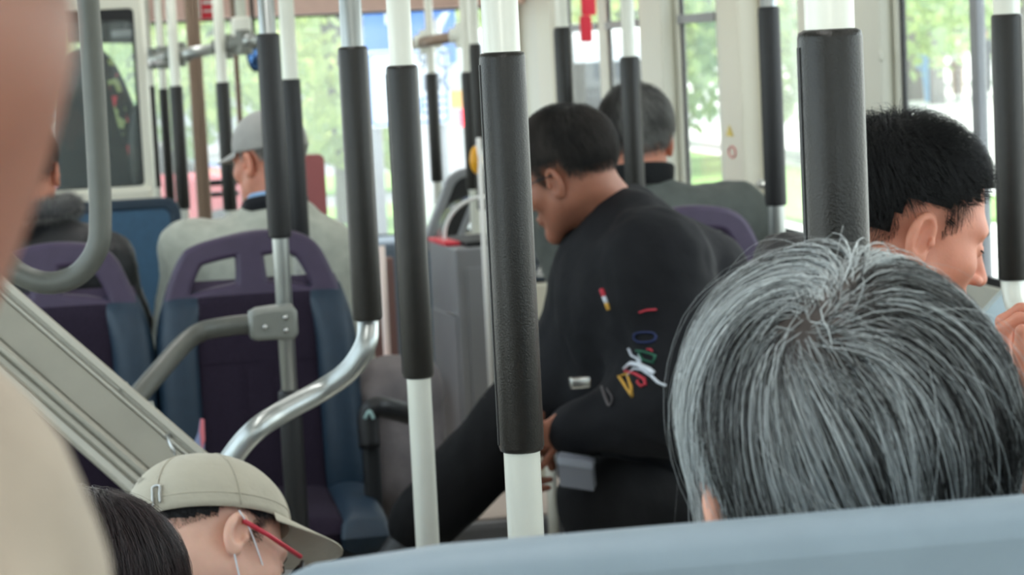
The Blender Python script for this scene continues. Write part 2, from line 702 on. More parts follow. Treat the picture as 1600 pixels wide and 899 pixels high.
def jacket(J, m, parent, hp, fat=.018, label=None, res=.009, wr=.006, wf=28, name='jacket'):
    Q = torso_prims(J, fat)
    up = (np.array(hp) - J['nb'])
    up = up / np.linalg.norm(up)
    Q.append(('-', 'c', .01, J['nb'] - up * .0 + up * .02, J['nb'] + up * .25, .058, .075))
    return garment(name, Q, m, parent, res, wr, wf, label)

def trousers(J, m, parent, label=None):
    return garment('trousers', leg_prims(J, .014), m, parent, .011, .004, 25, label)

def shoes(J, m, parent):
    for s in 'LR':
        a = J['an' + s]
        f = J.get('foot', J['f'])
        Q = [('+', 'e', 0, a + f * .06 - np.array([0, 0, .045]), (.048, .048, .045)),
             ('+', 'c', .03, a + f * .14 - np.array([0, 0, .055]), a - f * .03 - np.array([0, 0, .05]), .036, .038),
             ('+', 'c', .03, a + np.array([0, 0, .0]), a - np.array([0, 0, .05]), .045, .04)]
        lo, hi = bounds(Q, .01)
        V, Fc = nets(lambda x: evalf(Q, x), lo, hi, .008)
        mk('shoe', V, Fc, m, parent)

def ring_collar(parent, c, up, f, r0, h, th, m, name='collar', flare=.012, squash=.85, gap=50, label=None):
    """upright collar: a thick band around the neck, open in front"""
    up = np.array(up) / np.linalg.norm(up)
    f = np.array(f) - up * np.dot(f, up)
    f /= np.linalg.norm(f)
    r = np.cross(f, up)
    A = np.radians(np.linspace(90 + gap / 2, 450 - gap / 2, 40))
    prof = [(0, 0), (flare, h), (flare + th, h + .002), (flare + th * 1.3, h * .9), (th + .004, 0)]
    V, Fc = [], []
    for a in A:
        for (dr, z) in prof:
            q = r0 + dr
            V.append(np.array(c) + q * math.cos(a) * r + q * squash * math.sin(a) * f + (z - .02 * max(0, math.sin(a))) * up)
    n = len(prof)
    for i in range(len(A) - 1):
        for k in range(n):
            k2 = (k + 1) % n
            Fc.append((i * n + k, i * n + k2, (i + 1) * n + k2, (i + 1) * n + k))
    Fc.append(tuple(range(n)))
    Fc.append(tuple((len(A) - 1) * n + k for k in range(n - 1, -1, -1)))
    o = mk(name, V, Fc, m, parent)
    if label: o['label'] = label
    return o

HC, HR = np.array([0, -.012, .045]), np.array([.0765, .0995, .0885])

def hair(M, parent, n, length, region, tone, m, crown=(0, -.055, .118), lift=.010, wid=.0004, grav=.35,
         segs=9, swirl=.15, wobf=22, woba=.5, label=None, shell=True, shelltone=(30, 28, 28), layer=.5, C=HC, RR=HR, seed=1, name='hair', shellr=1.0, tfreq=45, clump=0., nguide=600, edge_f=.40, gfade=0., jitter=.12, lenf=None, gt=.45):
    g = np.random.default_rng(seed)
    C, RR = np.array(C), np.array(RR)
    M = np.array(M)
    d = g.normal(size=(n * 3, 3))
    d /= np.linalg.norm(d, axis=1)[:, None]
    p = C + d * RR
    p = p[region(p)][:n]
    n = len(p)
    root = p.copy()
    R3 = M[:3, :3] / np.linalg.norm(M[:3, 0])
    down = R3.T @ np.array([0, 0, -1.0])
    L = g.uniform(length[0], length[1], n)
    if length[1] < .07:      # cropped: shorter towards the hairline
        edge = ~region(root - np.array([0, 0, .016])) | ~region(root + np.array([0, .020, 0])) | ~region(root - np.array([0, 0, .03]))
        L = np.where(edge, L * edge_f, L)
        L = L * np.clip(.25 + (root[:, 2] - .0) / .075, .22, 1) * np.where((root[:, 1] > .045) & (root[:, 2] < .105), .6, 1)
    if lenf is not None: L = L * lenf(root)
    st = (L / (segs - 1))[:, None]
    crown = np.array(crown)
    lf = lift * (1 - layer + layer * g.random(n)[:, None])
    lockn = wob(root, wobf)[:, None]
    lock2 = wob(root, wobf * 2.2, 1)[:, None]
    jit = g.normal(size=(n, 3)) * jitter
    s = p.copy()
    pts = []
    for k in range(segs):
        q = (s - C) / RR
        kk = np.linalg.norm(q, axis=1)[:, None]
        nn = (s - C) / (RR * RR)
        nn /= np.linalg.norm(nn, axis=1)[:, None]
        t = k / (segs - 1)
        pts.append(s + nn * (lf * (math.sin(min(1, t * 1.6) * math.pi / 2)) + .0006 * g.random((n, 1))))
        fl = s - crown
        fl = fl - nn * (fl * nn).sum(1)[:, None]
        fl /= np.linalg.norm(fl, axis=1)[:, None] + .08
        sw = np.cross(nn, fl)
        dc = np.linalg.norm(s - crown, axis=1)[:, None]
        gw = grav * (np.clip(dc / gfade, 0, 1) ** 1.5 if gfade else 1)
        v = fl * (1 - .5 * grav) + sw * (swirl + woba * lockn + woba * .5 * lock2) + down * gw * (1 + t) + jit
        free = (kk > 1.0) & (((s - C) @ -down)[:, None] < -.01)
        vt = v - nn * np.minimum((v * nn).sum(1)[:, None], 0)
        vt2 = v - nn * (v * nn).sum(1)[:, None]
        v = np.where(free, vt, vt2)
        v /= np.linalg.norm(v, axis=1)[:, None] + 1e-6
        s = s + v * st
        q = (s - C) / RR
        kk = np.linalg.norm(q, axis=1)[:, None]
        s = np.where((kk < 1) | ~free, C + (s - C) / kk, s)
        # keep off the neck and back: push outwards below the skull
    pts = np.stack(pts, 1)                      # n, segs, 3
    gtone = np.zeros(n)
    if clump:
        gi = g.choice(n, nguide, replace=False)
        near = np.empty(n, dtype=int)
        for a in range(0, n, 1500):
            near[a:a + 1500] = ((root[a:a + 1500, None] - root[gi][None]) ** 2).sum(-1).argmin(1)
        G = pts[gi[near]]
        tt = np.linspace(0, 1, segs)[None, :, None] ** .8 * clump * g.uniform(.5, 1, (n, 1, 1))
        off = (pts[:, :1] - G[:, :1])
        pts = pts * (1 - tt) + (G + off * .25) * tt
        gtone = g.normal(size=nguide)[near]
    T = np.gradient(pts, axis=1)
    T /= np.linalg.norm(T, axis=2)[..., None] + 1e-9
    N = pts - C
    N /= np.linalg.norm(N, axis=2)[..., None]
    B = np.cross(T, N)
    B /= np.linalg.norm(B, axis=2)[..., None] + 1e-9
    N = np.cross(B, T)
    tp = np.linspace(1, .25, segs)[None, :, None] * wid * g.uniform(.7, 1.3, (n, 1, 1))
    V = np.stack([pts + B * tp, pts + N * tp * .8, pts - B * tp], 2)  # n,segs,3,3
    V = V.reshape(-1, 3) @ M[:3, :3].T + M[:3, 3]
    i = np.arange(n)[:, None, None] * segs * 3
    k = np.arange(segs - 1)[None, :, None] * 3
    j = np.arange(3)[None, None, :]
    j2 = (j + 1) % 3
    Fq = np.stack([i + k + j, i + k + j2, i + k + 3 + j2, i + k + 3 + j], -1).reshape(-1, 4)
    tn = tone(root, g, wob(root, tfreq, 2) + gt * gtone)       # n,3 linear
    tc = np.ones((n, segs * 3, 4))
    tc[..., :3] = tn[:, None, :]
    tc = tc.reshape(-1, 4)
    if shell:
        u = 64
        vs, fs = ell(C, RR * shellr, u, 40)
        keep = region(vs)
        fs2 = [f for f in fs if all(keep[q] for q in f)]
        used = sorted({q for f in fs2 for q in f})
        mp = {a: b for b, a in enumerate(used)}
        off = np.array(vs)[used]
        ov = (off - C) * 1.012 + C
        ov = ov @ M[:3, :3].T + M[:3, 3]
        base = len(V)
        V = np.vstack([V, ov])
        Fq = Fq.tolist() + [tuple(mp[q] + base for q in f) for f in fs2]
        c = np.array([lin(*shelltone)] * len(ov))
        tc = np.vstack([tc, c])
    else:
        Fq = Fq.tolist()
    o = mk(name, V, Fq, m, parent, tone=tc)
    if label: o['label'] = label
    return o

def two_tone(a, b, bias=0., contrast=1., side=None):
    A, B = np.array(lin(*a)[:3]), np.array(lin(*b)[:3])
    def f(root, g, lk):
        v = .5 + bias + .55 * contrast * lk + g.normal(size=len(root)) * .22
        if side is not None: v = v + side(root)
        v = np.clip(v, 0, 1)[:, None]
        return A * (1 - v) + B * v
    return f

def short_region(front=.058, fz=.075, side=-.012, nape=-.062, earx=.05):
    """men's short cut: hairline in front, above the ears, down to the nape"""
    def f(p):
        x, y, z = p[:, 0], p[:, 1], p[:, 2]
        lowline = np.where(y > .03, fz - (.105 - y) * .45, np.where(y > -.02, side + .030, nape + (y + .10) * .75))
        temple = (np.abs(x) > earx) & (y > .018) & (y < .034) & (z > -.006)
        ear = (np.abs(x) > .055) & (y > -.030) & (y < .022) & (z < .036)
        return ((z > lowline) & ~ear & ~((y > .066) & (z < fz))) | temple
    return f

def cap_geo(Rc=(.083, .107, .10), c=(0, -.012, .045), tilt=0, brim_len=.07, brim_w=.075, brim_drop=.02, th=.0022):
    """baseball cap in head space: crown dome and curved brim"""
    Rc, c = np.array(Rc), np.array(c)
    nu, nv = 72, 18
    def dome(k):
        V = []
        for j in range(nv + 1):
            e = math.radians(-6 + 96 * j / nv)
            for i in range(nu):
                a = 2 * math.pi * i / nu
                seam = 1 - .012 * max(0, 1 - abs(((a / (math.pi / 3)) % 1) - .5) * 0 - 12 * min((a / (math.pi / 3)) % 1, 1 - (a / (math.pi / 3)) % 1)) * math.cos(e)
                ce, se = abs(math.cos(e)) ** .85, math.sin(e)
                V.append(c + (Rc - k) * np.array([ce * math.cos(a) * seam, ce * math.sin(a) * seam, se]))
        return np.array(V)
    Vo, Vi = dome(0), dome(th)
    n = len(Vo)
    Fc = []
    for j in range(nv):
        for i in range(nu):
            i2 = (i + 1) % nu
            Fc.append((j * nu + i, j * nu + i2, (j + 1) * nu + i2, (j + 1) * nu + i))
            Fc.append((n + j * nu + i, n + (j + 1) * nu + i, n + (j + 1) * nu + i2, n + j * nu + i2))
    for i in range(nu):
        i2 = (i + 1) % nu
        Fc.append((i, n + i, n + i2, i2))
    crown = (np.vstack([Vo, Vi]), Fc)
    # brim
    A = np.radians(np.linspace(90 - 62, 90 + 62, 25))
    W = []
    nr = 9
    e0 = math.radians(-4)
    for top in (0, 1):
        for r in range(nr):
            t = r / (nr - 1)
            for a in A:
                base = c + Rc * np.array([math.cos(e0) * math.cos(a), math.cos(e0) * math.sin(a), math.sin(e0)])
                k = max(0, math.cos((a - math.pi / 2) / math.radians(62) * math.pi / 2)) ** .55
                ext = brim_len * t * k
                x = base[0] * (1 + .06 * t)
                W.append((x, base[1] + ext, base[2] - brim_drop * t * k - 9.0 * t * (abs(x) ** 2.2) * .35 - (0 if top == 0 else .0028)))
    m = nr * len(A)
    la = len(A)
    Bf = []
    for r in range(nr - 1):
        for i in range(la - 1):
            Bf.append((r * la + i, r * la + i + 1, (r + 1) * la + i + 1, (r + 1) * la + i))
            Bf.append((m + r * la + i, m + (r + 1) * la + i, m + (r + 1) * la + i + 1, m + r * la + i + 1))
    for i in range(la - 1):
        a, b = (nr - 1) * la + i, (nr - 1) * la + i + 1
        Bf.append((a, b, m + b, m + a))
    return crown, (np.array(W), Bf)
# ------------------------------------------------------------------ materials
M = {}
M['cream'] = mat('cream_panel', (222, 220, 206), .45, noise=.03, nscale=3)
M['cream2'] = mat('cream_duct', (226, 221, 204), .4, noise=.04, nscale=2, stretch=(1, 1, .3))
M['pink'] = mat('salmon_header', (245, 208, 196), .5, noise=.03)
M['floor'] = mat('speckled_floor', (150, 146, 140), .6, noise=.15, nscale=180)
M['ceil'] = mat('ceiling_white', (225, 225, 220), .6)
M['rubber'] = mat('black_rubber', (22, 22, 24), .5, noise=.1)
M['alu'] = mat('brushed_aluminium', (176, 180, 178), .34, .85, noise=.04, nscale=300, stretch=(1, 1, .05))
M['white_pole'] = mat('pale_painted_pole', (232, 233, 222), .33, .1, noise=.02)
M['foam'] = mat('dark_foam_sleeve', (35, 33, 30), .30, noise=.10, nscale=90, bump=.12, bscale=500, sheen=.05, spec=.4)
M['foam_black'] = mat('black_foam_sleeve', (26, 26, 28), .5, noise=.10, nscale=90, bump=.1, bscale=500, spec=.5)
M['grey_pipe'] = mat('grey_painted_pipe', (92, 93, 87), .42, .2, noise=.05, nscale=40)
M['cast'] = mat('grey_cast_clamp', (128, 130, 124), .5, .3, noise=.06)
M['steel'] = mat('steel_bolt', (185, 185, 182), .25, .9)
M['purple'] = mat('purple_plastic', (70, 58, 80), .5, noise=.06, nscale=30, spec=.4)
M['purple_cloth'] = mat('dark_purple_upholstery', (43, 35, 48), .95, noise=.22, nscale=260, bump=.25, bscale=400, spec=.15)
M['blue_vinyl'] = mat('dark_blue_vinyl', (26, 47, 64), .5, noise=.08, nscale=40, bump=.12, bscale=120)
M['blue_seat'] = mat('blue_plastic_seat', (48, 84, 112), .5, noise=.1, nscale=40)
M['black_metal'] = mat('black_metal', (30, 31, 33), .5, .4)
M['grey_box'] = mat('grey_sheet_metal', (142, 143, 146), .45, .25, noise=.04, nscale=12)
M['grey_bar'] = mat('blue_grey_plastic', (136, 152, 164), .5, noise=.04, nscale=30)
M['bronze'] = mat('bronze_post', (150, 128, 112), .4, .4)
M['red'] = mat('red_plastic', (214, 38, 58), .5)
M['whitep'] = mat('white_plastic', (235, 235, 232), .45)
M['orange'] = mat('yellow_orange_plastic', (238, 172, 40), .4)
M['glass'] = glass_mat('window_glass', dirt=.035)
M['glass_hazy'] = glass_mat('hazy_window_glass', dirt=.09)
M['clear'] = glass_mat('clear_acrylic', dirt=.05)

XL, XR, YF, YB = -.66, 1.9, 10.8, -1.3
LM = np.array([[0, 0, 1, 0], [1, 0, 0, 0], [0, 1, 0, 0], [0, 0, 0, 1]], float)    # local x->Y, y->Z, z->X
def shX(X):
    m = LM.copy()
    m[0, 3] = X
    return m
TM = np.array([[1, 0, 0, 0], [0, 0, -1, 0], [0, 1, 0, 0], [0, 0, 0, 1]], float)   # local x->X, y->Z, z->-Y
def shY(Y):
    m = TM.copy()
    m[1, 3] = Y
    return m
def struct(name, geo, m, parent=None, smooth=False):
    o = mk(name, geo[0], geo[1], m, parent, smooth)
    if parent is None: tag(o, kind='structure')
    return o

# ---- shell
struct('floor', box((XL - .05, YB, -.06), (XR + .05, YF, 0)), M['floor'])
struct('ceiling', box((XL - .05, YB, 2.3), (XR + .05, YF, 2.36)), M['ceil'])
yr = lambda px, y=120: onX(px, y, XR)[1]
wins = [(yr(953), yr(1003) * 0 + yr(1000), 'd'), (yr(900), yr(938), 'e')]
RW = [(-.9, .35), (.55, 1.85), (2.05, 3.35), (yr(1680) * 0 + 3.6, yr(1404)), (yr(1249), yr(1199)), (yr(1122), yr(1063)), (yr(1002), yr(950)), (yr(938), yr(889))]
ZS, ZT, ZM = .86, 2.02, 1.515
holes = [rrect(a, ZS, b, ZT, .04) for a, b in RW]
struct('wall_right', shape2d([(YB, 0), (YF, 0), (YF, 2.3), (YB, 2.3)], holes, .024, .003, shX(XR + .012)), M['cream'])
for i, (a, b) in enumerate(RW):
    wn_ = struct('window_%d' % (i + 1), shape2d(rrect(a, ZS, b, ZT, .04), [rrect(a + .012, ZS + .02, b - .012, ZT - .02, .03)], .012, .002, shX(XR + .014)), M['rubber'])
    mk('pane', *shape2d(rrect(a + .012, ZS + .015, b - .012, ZT - .015, .03), [], .006, .001, shX(XR + .014)), M['glass_hazy'] if i in (4,) else M['glass'], wn_, False)
    if i >= 5:
        mk('transom', *box((XR - .006, a + .005, ZM - .014), (XR + .024, b - .005, ZM + .016), .003), M['grey_box'], wn_, False)
    if i == 3:
        ym = yr(1521)
        mk('mullion', *box((XR + .002, ym - .022, ZS), (XR + .024, ym + .022, ZT), .003), M['grey_box'], wn_, False)
LW = [(-.9, .35), (.6, 2.1), (2.35, 3.85), (4.1, 5.6), (5.85, 7.35), (7.6, 8.5), (8.95, 10.4)]
struct('wall_left', shape2d([(YB, 0), (YF, 0), (YF, 2.3), (YB, 2.3)], [rrect(a, ZS, b, ZT, .04) for a, b in LW], .06, .004, shX(XL - .03)), M['cream'])
for i, (a, b) in enumerate(LW):
    wn_ = struct('window_%d' % (i + 9), shape2d(rrect(a, ZS, b, ZT, .04), [rrect(a + .014, ZS + .02, b - .014, ZT - .02, .03)], .03, .003, shX(XL - .02)), M['rubber'])
    mk('pane', *shape2d(rrect(a + .012, ZS + .015, b - .012, ZT - .015, .03), [], .006, .001, shX(XL - .02)), M['glass'], wn_, False)
# rear wall with rear window
struct('wall_back', shape2d([(XL, 0), (XR, 0), (XR, 2.3), (XL, 2.3)], [rrect(XL + .15, .9, XR - .15, 2.1, .06)], .06, .004, shY(YB)), M['cream'])
wn_ = struct('window_16', shape2d(rrect(XL + .15, .9, XR - .15, 2.1, .06), [rrect(XL + .17, .92, XR - .17, 2.08, .05)], .03, .003, shY(YB)), M['rubber'])
mk('pane', *shape2d(rrect(XL + .16, .91, XR - .16, 2.09, .05), [], .006, .001, shY(YB)), M['glass'], wn_, False)
# front wall and windscreen
zt = onY(450, 23, YF)[2]
xr_ = onY(790, 100, YF)[0]
WS = (XL + .1, .58, xr_, zt)
struct('wall_front', shape2d([(XL, 0), (XR, 0), (XR, 2.3), (XL, 2.3)], [rrect(*WS, .05)], .06, .004, shY(YF)), M['cream'])
wn_ = struct('window_17', shape2d(rrect(*WS, .05), [rrect(WS[0] + .02, WS[1] + .02, WS[2] - .02, WS[3] - .012, .04)], .03, .003, shY(YF)), M['rubber'])
mk('pane', *shape2d(rrect(WS[0] + .01, WS[1] + .01, WS[2] - .01, WS[3] - .006, .04), [], .006, .001, shY(YF)), M['glass_hazy'], wn_, False)
struct('trim_1', box((XL + .01, YF - .22, zt - .005), (XR - .01, YF - .04, 2.29), .01), M['pink'])

# cream wall ducts between the right-hand windows
def wall_box(px0, px1, z0, z1, dx, n, m):
    a, b = yr(px0), yr(px1)
    struct('trim_%d' % n, box((XR - dx, min(a, b), z0), (XR - .001, max(a, b), z1), .012), m)
wall_box(1398, 1285, .0, 2.29, .035, 2, M['cream'])
wall_box(1192, 1160, .0, 2.29, .07, 3, M['cream2'])
wall_box(1058, 1030, .0, 2.29, .05, 4, M['cream'])
wall_box(885, 862, .0, 2.29, .06, 5, M['cream2'])

# driver's bulkhead
YBK = 8.75
xb1 = onY(231, 200, YBK)[0]
zb0, zb1 = onY(150, 296, YBK)[2], onY(150, 14, YBK)[2]
xp1 = onY(222, 200, YBK)[0]
struct('wall_1', shape2d([(XL, 0), (xb1, 0), (xb1, 2.3), (XL, 2.3)], [rrect(XL + .06, zb0, xp1, zb1, .02)], .04, .004, shY(YBK)), M['cream'])
wn_ = struct('window_18', shape2d(rrect(XL + .06, zb0, xp1, zb1, .02), [rrect(XL + .075, zb0 + .008, xp1 - .012, zb1 - .045, .015)], .03, .003, shY(YBK)), M['rubber'])
mk('pane', *shape2d(rrect(XL + .07, zb0 + .005, xp1 - .01, zb1 - .04, .015), [], .006, .001, shY(YBK)), M['clear'], wn_, False)
struct('trim_6', box((XL + .01, YBK - .09, zb0 - .10), (xb1, YBK - .02, zb0 - .002), .012), M['cream2'])

# outside ground
GZ = -.55
M['ground'] = mat('pale_pavement', (206, 204, 198), .85, noise=.10, nscale=.35)
M['asphalt'] = mat('road_asphalt', (132, 132, 134), .85, noise=.08, nscale=1)
M['grass'] = mat('lawn', (120, 158, 74), .9, noise=.2, nscale=3)
M['kerb'] = mat('kerb_stone', (190, 190, 186), .8)
struct('ground', box((-60, -20, GZ - .1), (90, 150, GZ)), M['ground'])
struct('trim_7', box((-5, -20, GZ), (6.5, 150, GZ + .012)), M['asphalt'])
def lawn(x0, y0, x1, y1):
    o = mk('lawn', *box((x0, y0, GZ), (x1, y1, GZ + .05), .01), M['grass'], None, False)
    tag(o, kind='structure')
lawn(7.0, 22, 9.8, 44)
lawn(-1.5, 22, 4.2, 30)
lawn(2.5, 33, 8, 38)
struct('trim_8', box((10.5, 8, GZ), (10.8, 90, GZ + .12)), M['kerb'])

# ---- trees
M['bark'] = mat('tree_bark', (112, 106, 100), .9, noise=.2, nscale=6, bump=.3, bscale=20, stretch=(1, 1, .2))
def leafmat(name, c):
    m = mat(name, c, .6, noise=.2, nscale=1.5)
    nt = m.node_tree
    b = nt.nodes['Principled BSDF']
    tr = nt.nodes.new('ShaderNodeBsdfTranslucent')
    tr.inputs[0].default_value = lin(min(255, c[0] + 50), min(255, c[1] + 40), c[2])
    mx = nt.nodes.new('ShaderNodeMixShader')
    mx.inputs[0].default_value = .5
    nt.links.new(b.outputs[0], mx.inputs[1])
    nt.links.new(tr.outputs[0], mx.inputs[2])
    nt.links.new(mx.outputs[0], nt.nodes['Material Output'].inputs[0])
    return m
M['leaf'] = leafmat('fresh_green_leaves', (172, 190, 146))
M['leaf2'] = leafmat('deep_green_leaves', (138, 166, 126))
def foliage(centers, n, size, g):
    V, Fc = [], []
    for c, r in centers:
        k = int(n / len(centers))
        d = g.normal(size=(k, 3))
        d /= np.linalg.norm(d, axis=1)[:, None]
        p = np.array(c) + d * np.array(r) * g.uniform(.5, 1.05, (k, 1))
        a = g.normal(size=(k, 3))
        a /= np.linalg.norm(a, axis=1)[:, None]
        b = np.cross(a, g.normal(size=(k, 3)))
        b /= np.linalg.norm(b, axis=1)[:, None]
        s = size * g.uniform(.6, 1.4, (k, 1))
        base = sum(len(v) for v in V)
        q = np.stack([p - a * s, p + b * s * .6, p + a * s, p - b * s * .6], 1).reshape(-1, 3)
        V.append(q)
        Fc += [(base + 4 * i, base + 4 * i + 1, base + 4 * i + 2, base + 4 * i + 3) for i in range(k)]
    return np.vstack(V), Fc
def tree(px, py, r, h, crown, n, size, m, label, seed, group=None, D=None):
    g = np.random.default_rng(seed)
    b = onZ(px, py, GZ) if D is None else P(px, py, D)
    b[2] = GZ
    t = empty('tree', b, label, 'tree', group)
    z = np.array([0, 0, 1.])
    pts = spline([b - z * .2, b + z * h * .3 + g.normal(size=3) * .04, b + z * h * .7 + g.normal(size=3) * .1, b + z * h])
    mk('trunk', *tube(pts, np.linspace(r, r * .6, len(pts)), 14), M['bark'], t)
    cs = []
    for (dx, dy, dz, rr) in crown:
        cs.append((b + np.array([dx, dy, dz]), (rr, rr, rr * .8)))
        br = spline([b + z * (h * .75), b + z * h * .8 + np.array([dx, dy, dz - h * .8]) * .5, b + np.array([dx, dy, dz])])
        mk('branch', *tube(br, np.linspace(r * .4, r * .1, len(br)), 8), M['bark'], t)
    V, Fc = foliage(cs, n, size, g)
    mk('foliage', V, Fc, m, t, False)
    return t
cr = [(0, 0, 6.2, 3.0), (2.2, 1, 5.2, 2.2), (-2.2, 0, 5.4, 2.4), (.6, -1.5, 4.6, 1.8)]
cr3 = [(0, 0, 2.7, 1.4), (1.7, 0, 2.1, 1.1), (-1.6, 0, 2.3, 1.2), (.4, -.5, 1.3, .9), (2.8, .5, 2.9, 1.2), (-2.8, .5, 2.8, 1.2)]
cr2 = [(0, 0, 4.3, 2.0), (1.5, .6, 3.6, 1.5), (-1.5, 0, 3.7, 1.6)]
tree(1422, 157, .40, 6, cr, 2600, .22, M['leaf'], 'thick grey trunk seen through the right window, nearest the pillar', 11)
tree(1466, 163, .21, 6, cr, 2600, .2, M['leaf'], 'slim grey trunk standing left of the cyclist beyond the window', 12)
tree(1590, 146, .3, 6, cr2, 2000, .22, M['leaf2'], 'tree partly behind the right edge pole outside', 13)
tree(1462, 134, .3, 6, [(0, 0, 3.6, 3.4), (4, 2, 3.2, 3.2), (-4, 1, 3.6, 3.4), (7, 3, 4, 3)], 5200, .25, M['leaf2'], 'broad bright green tree filling the top of the right window', 14)
tree(1268, 118, .2, 4, cr3, 2800, .11, M['leaf2'], 'green tree seen between the cream wall panels', 15, D=36)
tree(1158, 96, .25, 4.5, cr3, 3400, .11, M['leaf2'], 'hazy green tree in the window behind the grey haired man', 16, D=38)
tree(985, 92, .25, 4.5, cr3, 2800, .11, M['leaf2'], 'hazy green tree at the narrow window near the red tag', 17, D=34)
tree(860, 92, .25, 4.5, cr3, 2800, .11, M['leaf'], 'pale green tree beyond the front right corner', 27, D=44)
tree(540, 104, .22, 4, cr3, 4200, .11, M['leaf'], 'light green leafy tree behind the windscreen centre', 18, D=27)
tree(420, 105, .22, 4, cr3, 3400, .11, M['leaf'], 'pale tree behind the grey capped man through the windscreen', 19, D=50)
tree(700, 100, .25, 5, cr3, 2800, .11, M['leaf'], 'hazy tree rising behind the blue and white stop sign', 20, D=58)
tree(190, 112, .25, 4, cr3, 3000, .11, M['leaf2'], 'dark green tree seen through the driver cab', 21, D=30)
def shrub(px, py, r, label, seed, D=None):
    g = np.random.default_rng(seed)
    b = onZ(px, py, GZ)
    V, Fc = foliage([(b + np.array([0, 0, r * .55]), (r, r * .8, r * .7)), (b + np.array([r * .8, .2, r * .4]), (r * .7, r * .6, r * .5))], 1500, .09, g)
    tag(mk('shrub', V, Fc, M['leaf'], None, False), label, 'shrub')
shrub(505, 255, 1.0, 'rounded pale green shrub on the verge behind the windscreen', 31)
shrub(565, 240, .8, 'smaller shrub left of the stop sign foot', 32)
shrub(430, 240, .8, 'low shrub left of the capped man beyond the glass', 33)

# ---- bus stop sign outside
SD = 17.5
def quad_at(x0, y0, x1, y1, D, th=.03):
    """upright board facing the bus covering about these pixels at depth D"""
    a, b = P(x0, y1, D), P(x1, y0, D)
    ct = (a + b) / 2
    s = D / F
    wd, ht = (x1 - x0) * s, (y1 - y0) * s
    return ct, wd, ht
sg = empty('bus_stop_sign', (P(640, 200, SD)[0], P(640, 200, SD)[1], GZ), 'tall bus stop sign with blue top board and white route board', 'bus stop sign')
M['sign_blue'] = mat('sign_blue', (44, 118, 200), .5)
M['sign_white'] = mat('sign_white', (232, 236, 242), .5)
M['ink'] = mat('grey_ink', (70, 86, 108), .6)
M['ink_blue'] = mat('blue_ink', (62, 120, 190), .6)
EX, EZ = np.array([1., 0, 0]), np.array([0, 0, 1.])
def board(x0, y0, x1, y1, D, m, name, parent, th=.04, dz=0, r=.03):
    ct, wd, ht = quad_at(x0, y0, x1, y1, D)
    Mx = frame(ct - np.array([0, dz, 0]), EX, EZ, -np.array([0, 1., 0]))
    return mk(name, *shape2d(rrect(-wd / 2, -ht / 2, wd / 2, ht / 2, r), [], th, .004, Mx), m, parent, False), Mx, wd, ht
ob, Mx, wd, ht = board(569, 12, 712, 102, SD, M['sign_blue'], 'top_board', sg)
px2 = SD / F
bs = []
for yy in (-.02, -.34):
    bs.append(xf(box((-wd / 2 + .16, yy + .12, .022), (-wd / 2 + .20, yy + .24, .026)), Mx))
mk('road_dashes', *join(bs), M['sign_white'], ob, False)
mk('white_swoosh', *shape2d([(.08, -.16), (.16, .05), (.26, .17), (.31, .17), (.22, .0), (.20, -.2)], [], .006, .001, Mx @ np.array([[1, 0, 0, 0], [0, 1, 0, 0], [0, 0, 1, .024], [0, 0, 0, 1]])), M['sign_white'], ob, False)
ob, Mx, wd, ht = board(574, 78, 702, 196, SD - .06, M['sign_white'], 'route_board', sg, r=.04)
mk('board_border', *shape2d(rrect(-wd / 2 + .012, -ht / 2 + .012, wd / 2 - .012, ht / 2 - .012, .035), [rrect(-wd / 2 + .028, -ht / 2 + .028, wd / 2 - .028, ht / 2 - .028, .03)], .004, .001, Mx @ np.array([[1, 0, 0, 0], [0, 1, 0, 0], [0, 0, 1, .022], [0, 0, 0, 1]])), M['ink_blue'], ob, False)
def txt(s, px, py, size, D, m, par, dx=0):
    p = P(px, py, D)
    mk('lettering', *text_mesh(s, size, .003, frame(p, EX, EZ, -np.array([0, 1., 0]))), m, par, False)
TD = SD - .11
for s, x, y, c in (('7', 583, 106, 'ink'), ('9', 652, 109, 'ink'), ('C', 681, 108, 'ink'), ('1T', 581, 143, 'ink'), ('1', 654, 143, 'ink'), ('K', 681, 141, 'ink'), ('E', 655, 179, 'ink_blue'), ('E', 680, 177, 'ink_blue')):
    txt(s, x, y, .19, TD, M[c], ob)
mk('sign_post', *join([vtube(P(590, 200, SD)[0], P(590, 200, SD)[1] + .06, GZ, P(590, 30, SD)[2], .04), vtube(P(692, 200, SD)[0], P(692, 200, SD)[1] + .06, GZ, P(692, 30, SD)[2], .04)]), M['grey_box'], sg)

# ---- white van with a red lamp beyond the front glass
vb = onZ(712, 330, GZ)
vx, vy = vb[0], 18.2
vx = onY(716, 200, vy)[0]
van = empty('van', (vx + .9, vy + 2, GZ), 'white van with orange panel and lit red tail lamp beyond the fare box', 'van')
Mv = mat('white_van_paint', (232, 232, 230), .35, coat=.4)
outl = [(0, .45), (3.4, .45), (4.4, .5), (4.6, 1.1), (3.7, 1.35), (3.1, 2.05), (.15, 2.1), (0, 1.9)]
mk('body', *shape2d(outl, [], 1.7, .06, np.array([[0, 0, 1, vx + .9], [1, 0, 0, vy], [0, 1, 0, GZ], [0, 0, 0, 1]], float)), Mv, van)
mk('rear_window', *box((vx + .25, vy - .07, GZ + 1.25), (vx + 1.55, vy - .05, GZ + 1.85), .01), M['rubber'], van, False)
p = onY(712, 155, vy - .06)
mk('orange_panel', *box((p[0] - .04, vy - .075, p[2] - .07), (p[0] + .10, vy - .05, p[2] + .07), .005), mat('orange_panel', (244, 178, 60), .5), van, False)
p = onY(727, 184, vy - .06)
M['lampred'] = emis('lit_tail_lamp', (255, 40, 60), 5.0)
mk('tail_lamp', *box((p[0] - .05, vy - .10, p[2] - .07), (p[0] + .05, vy - .05, p[2] + .07), .012), M['lampred'], van, False)
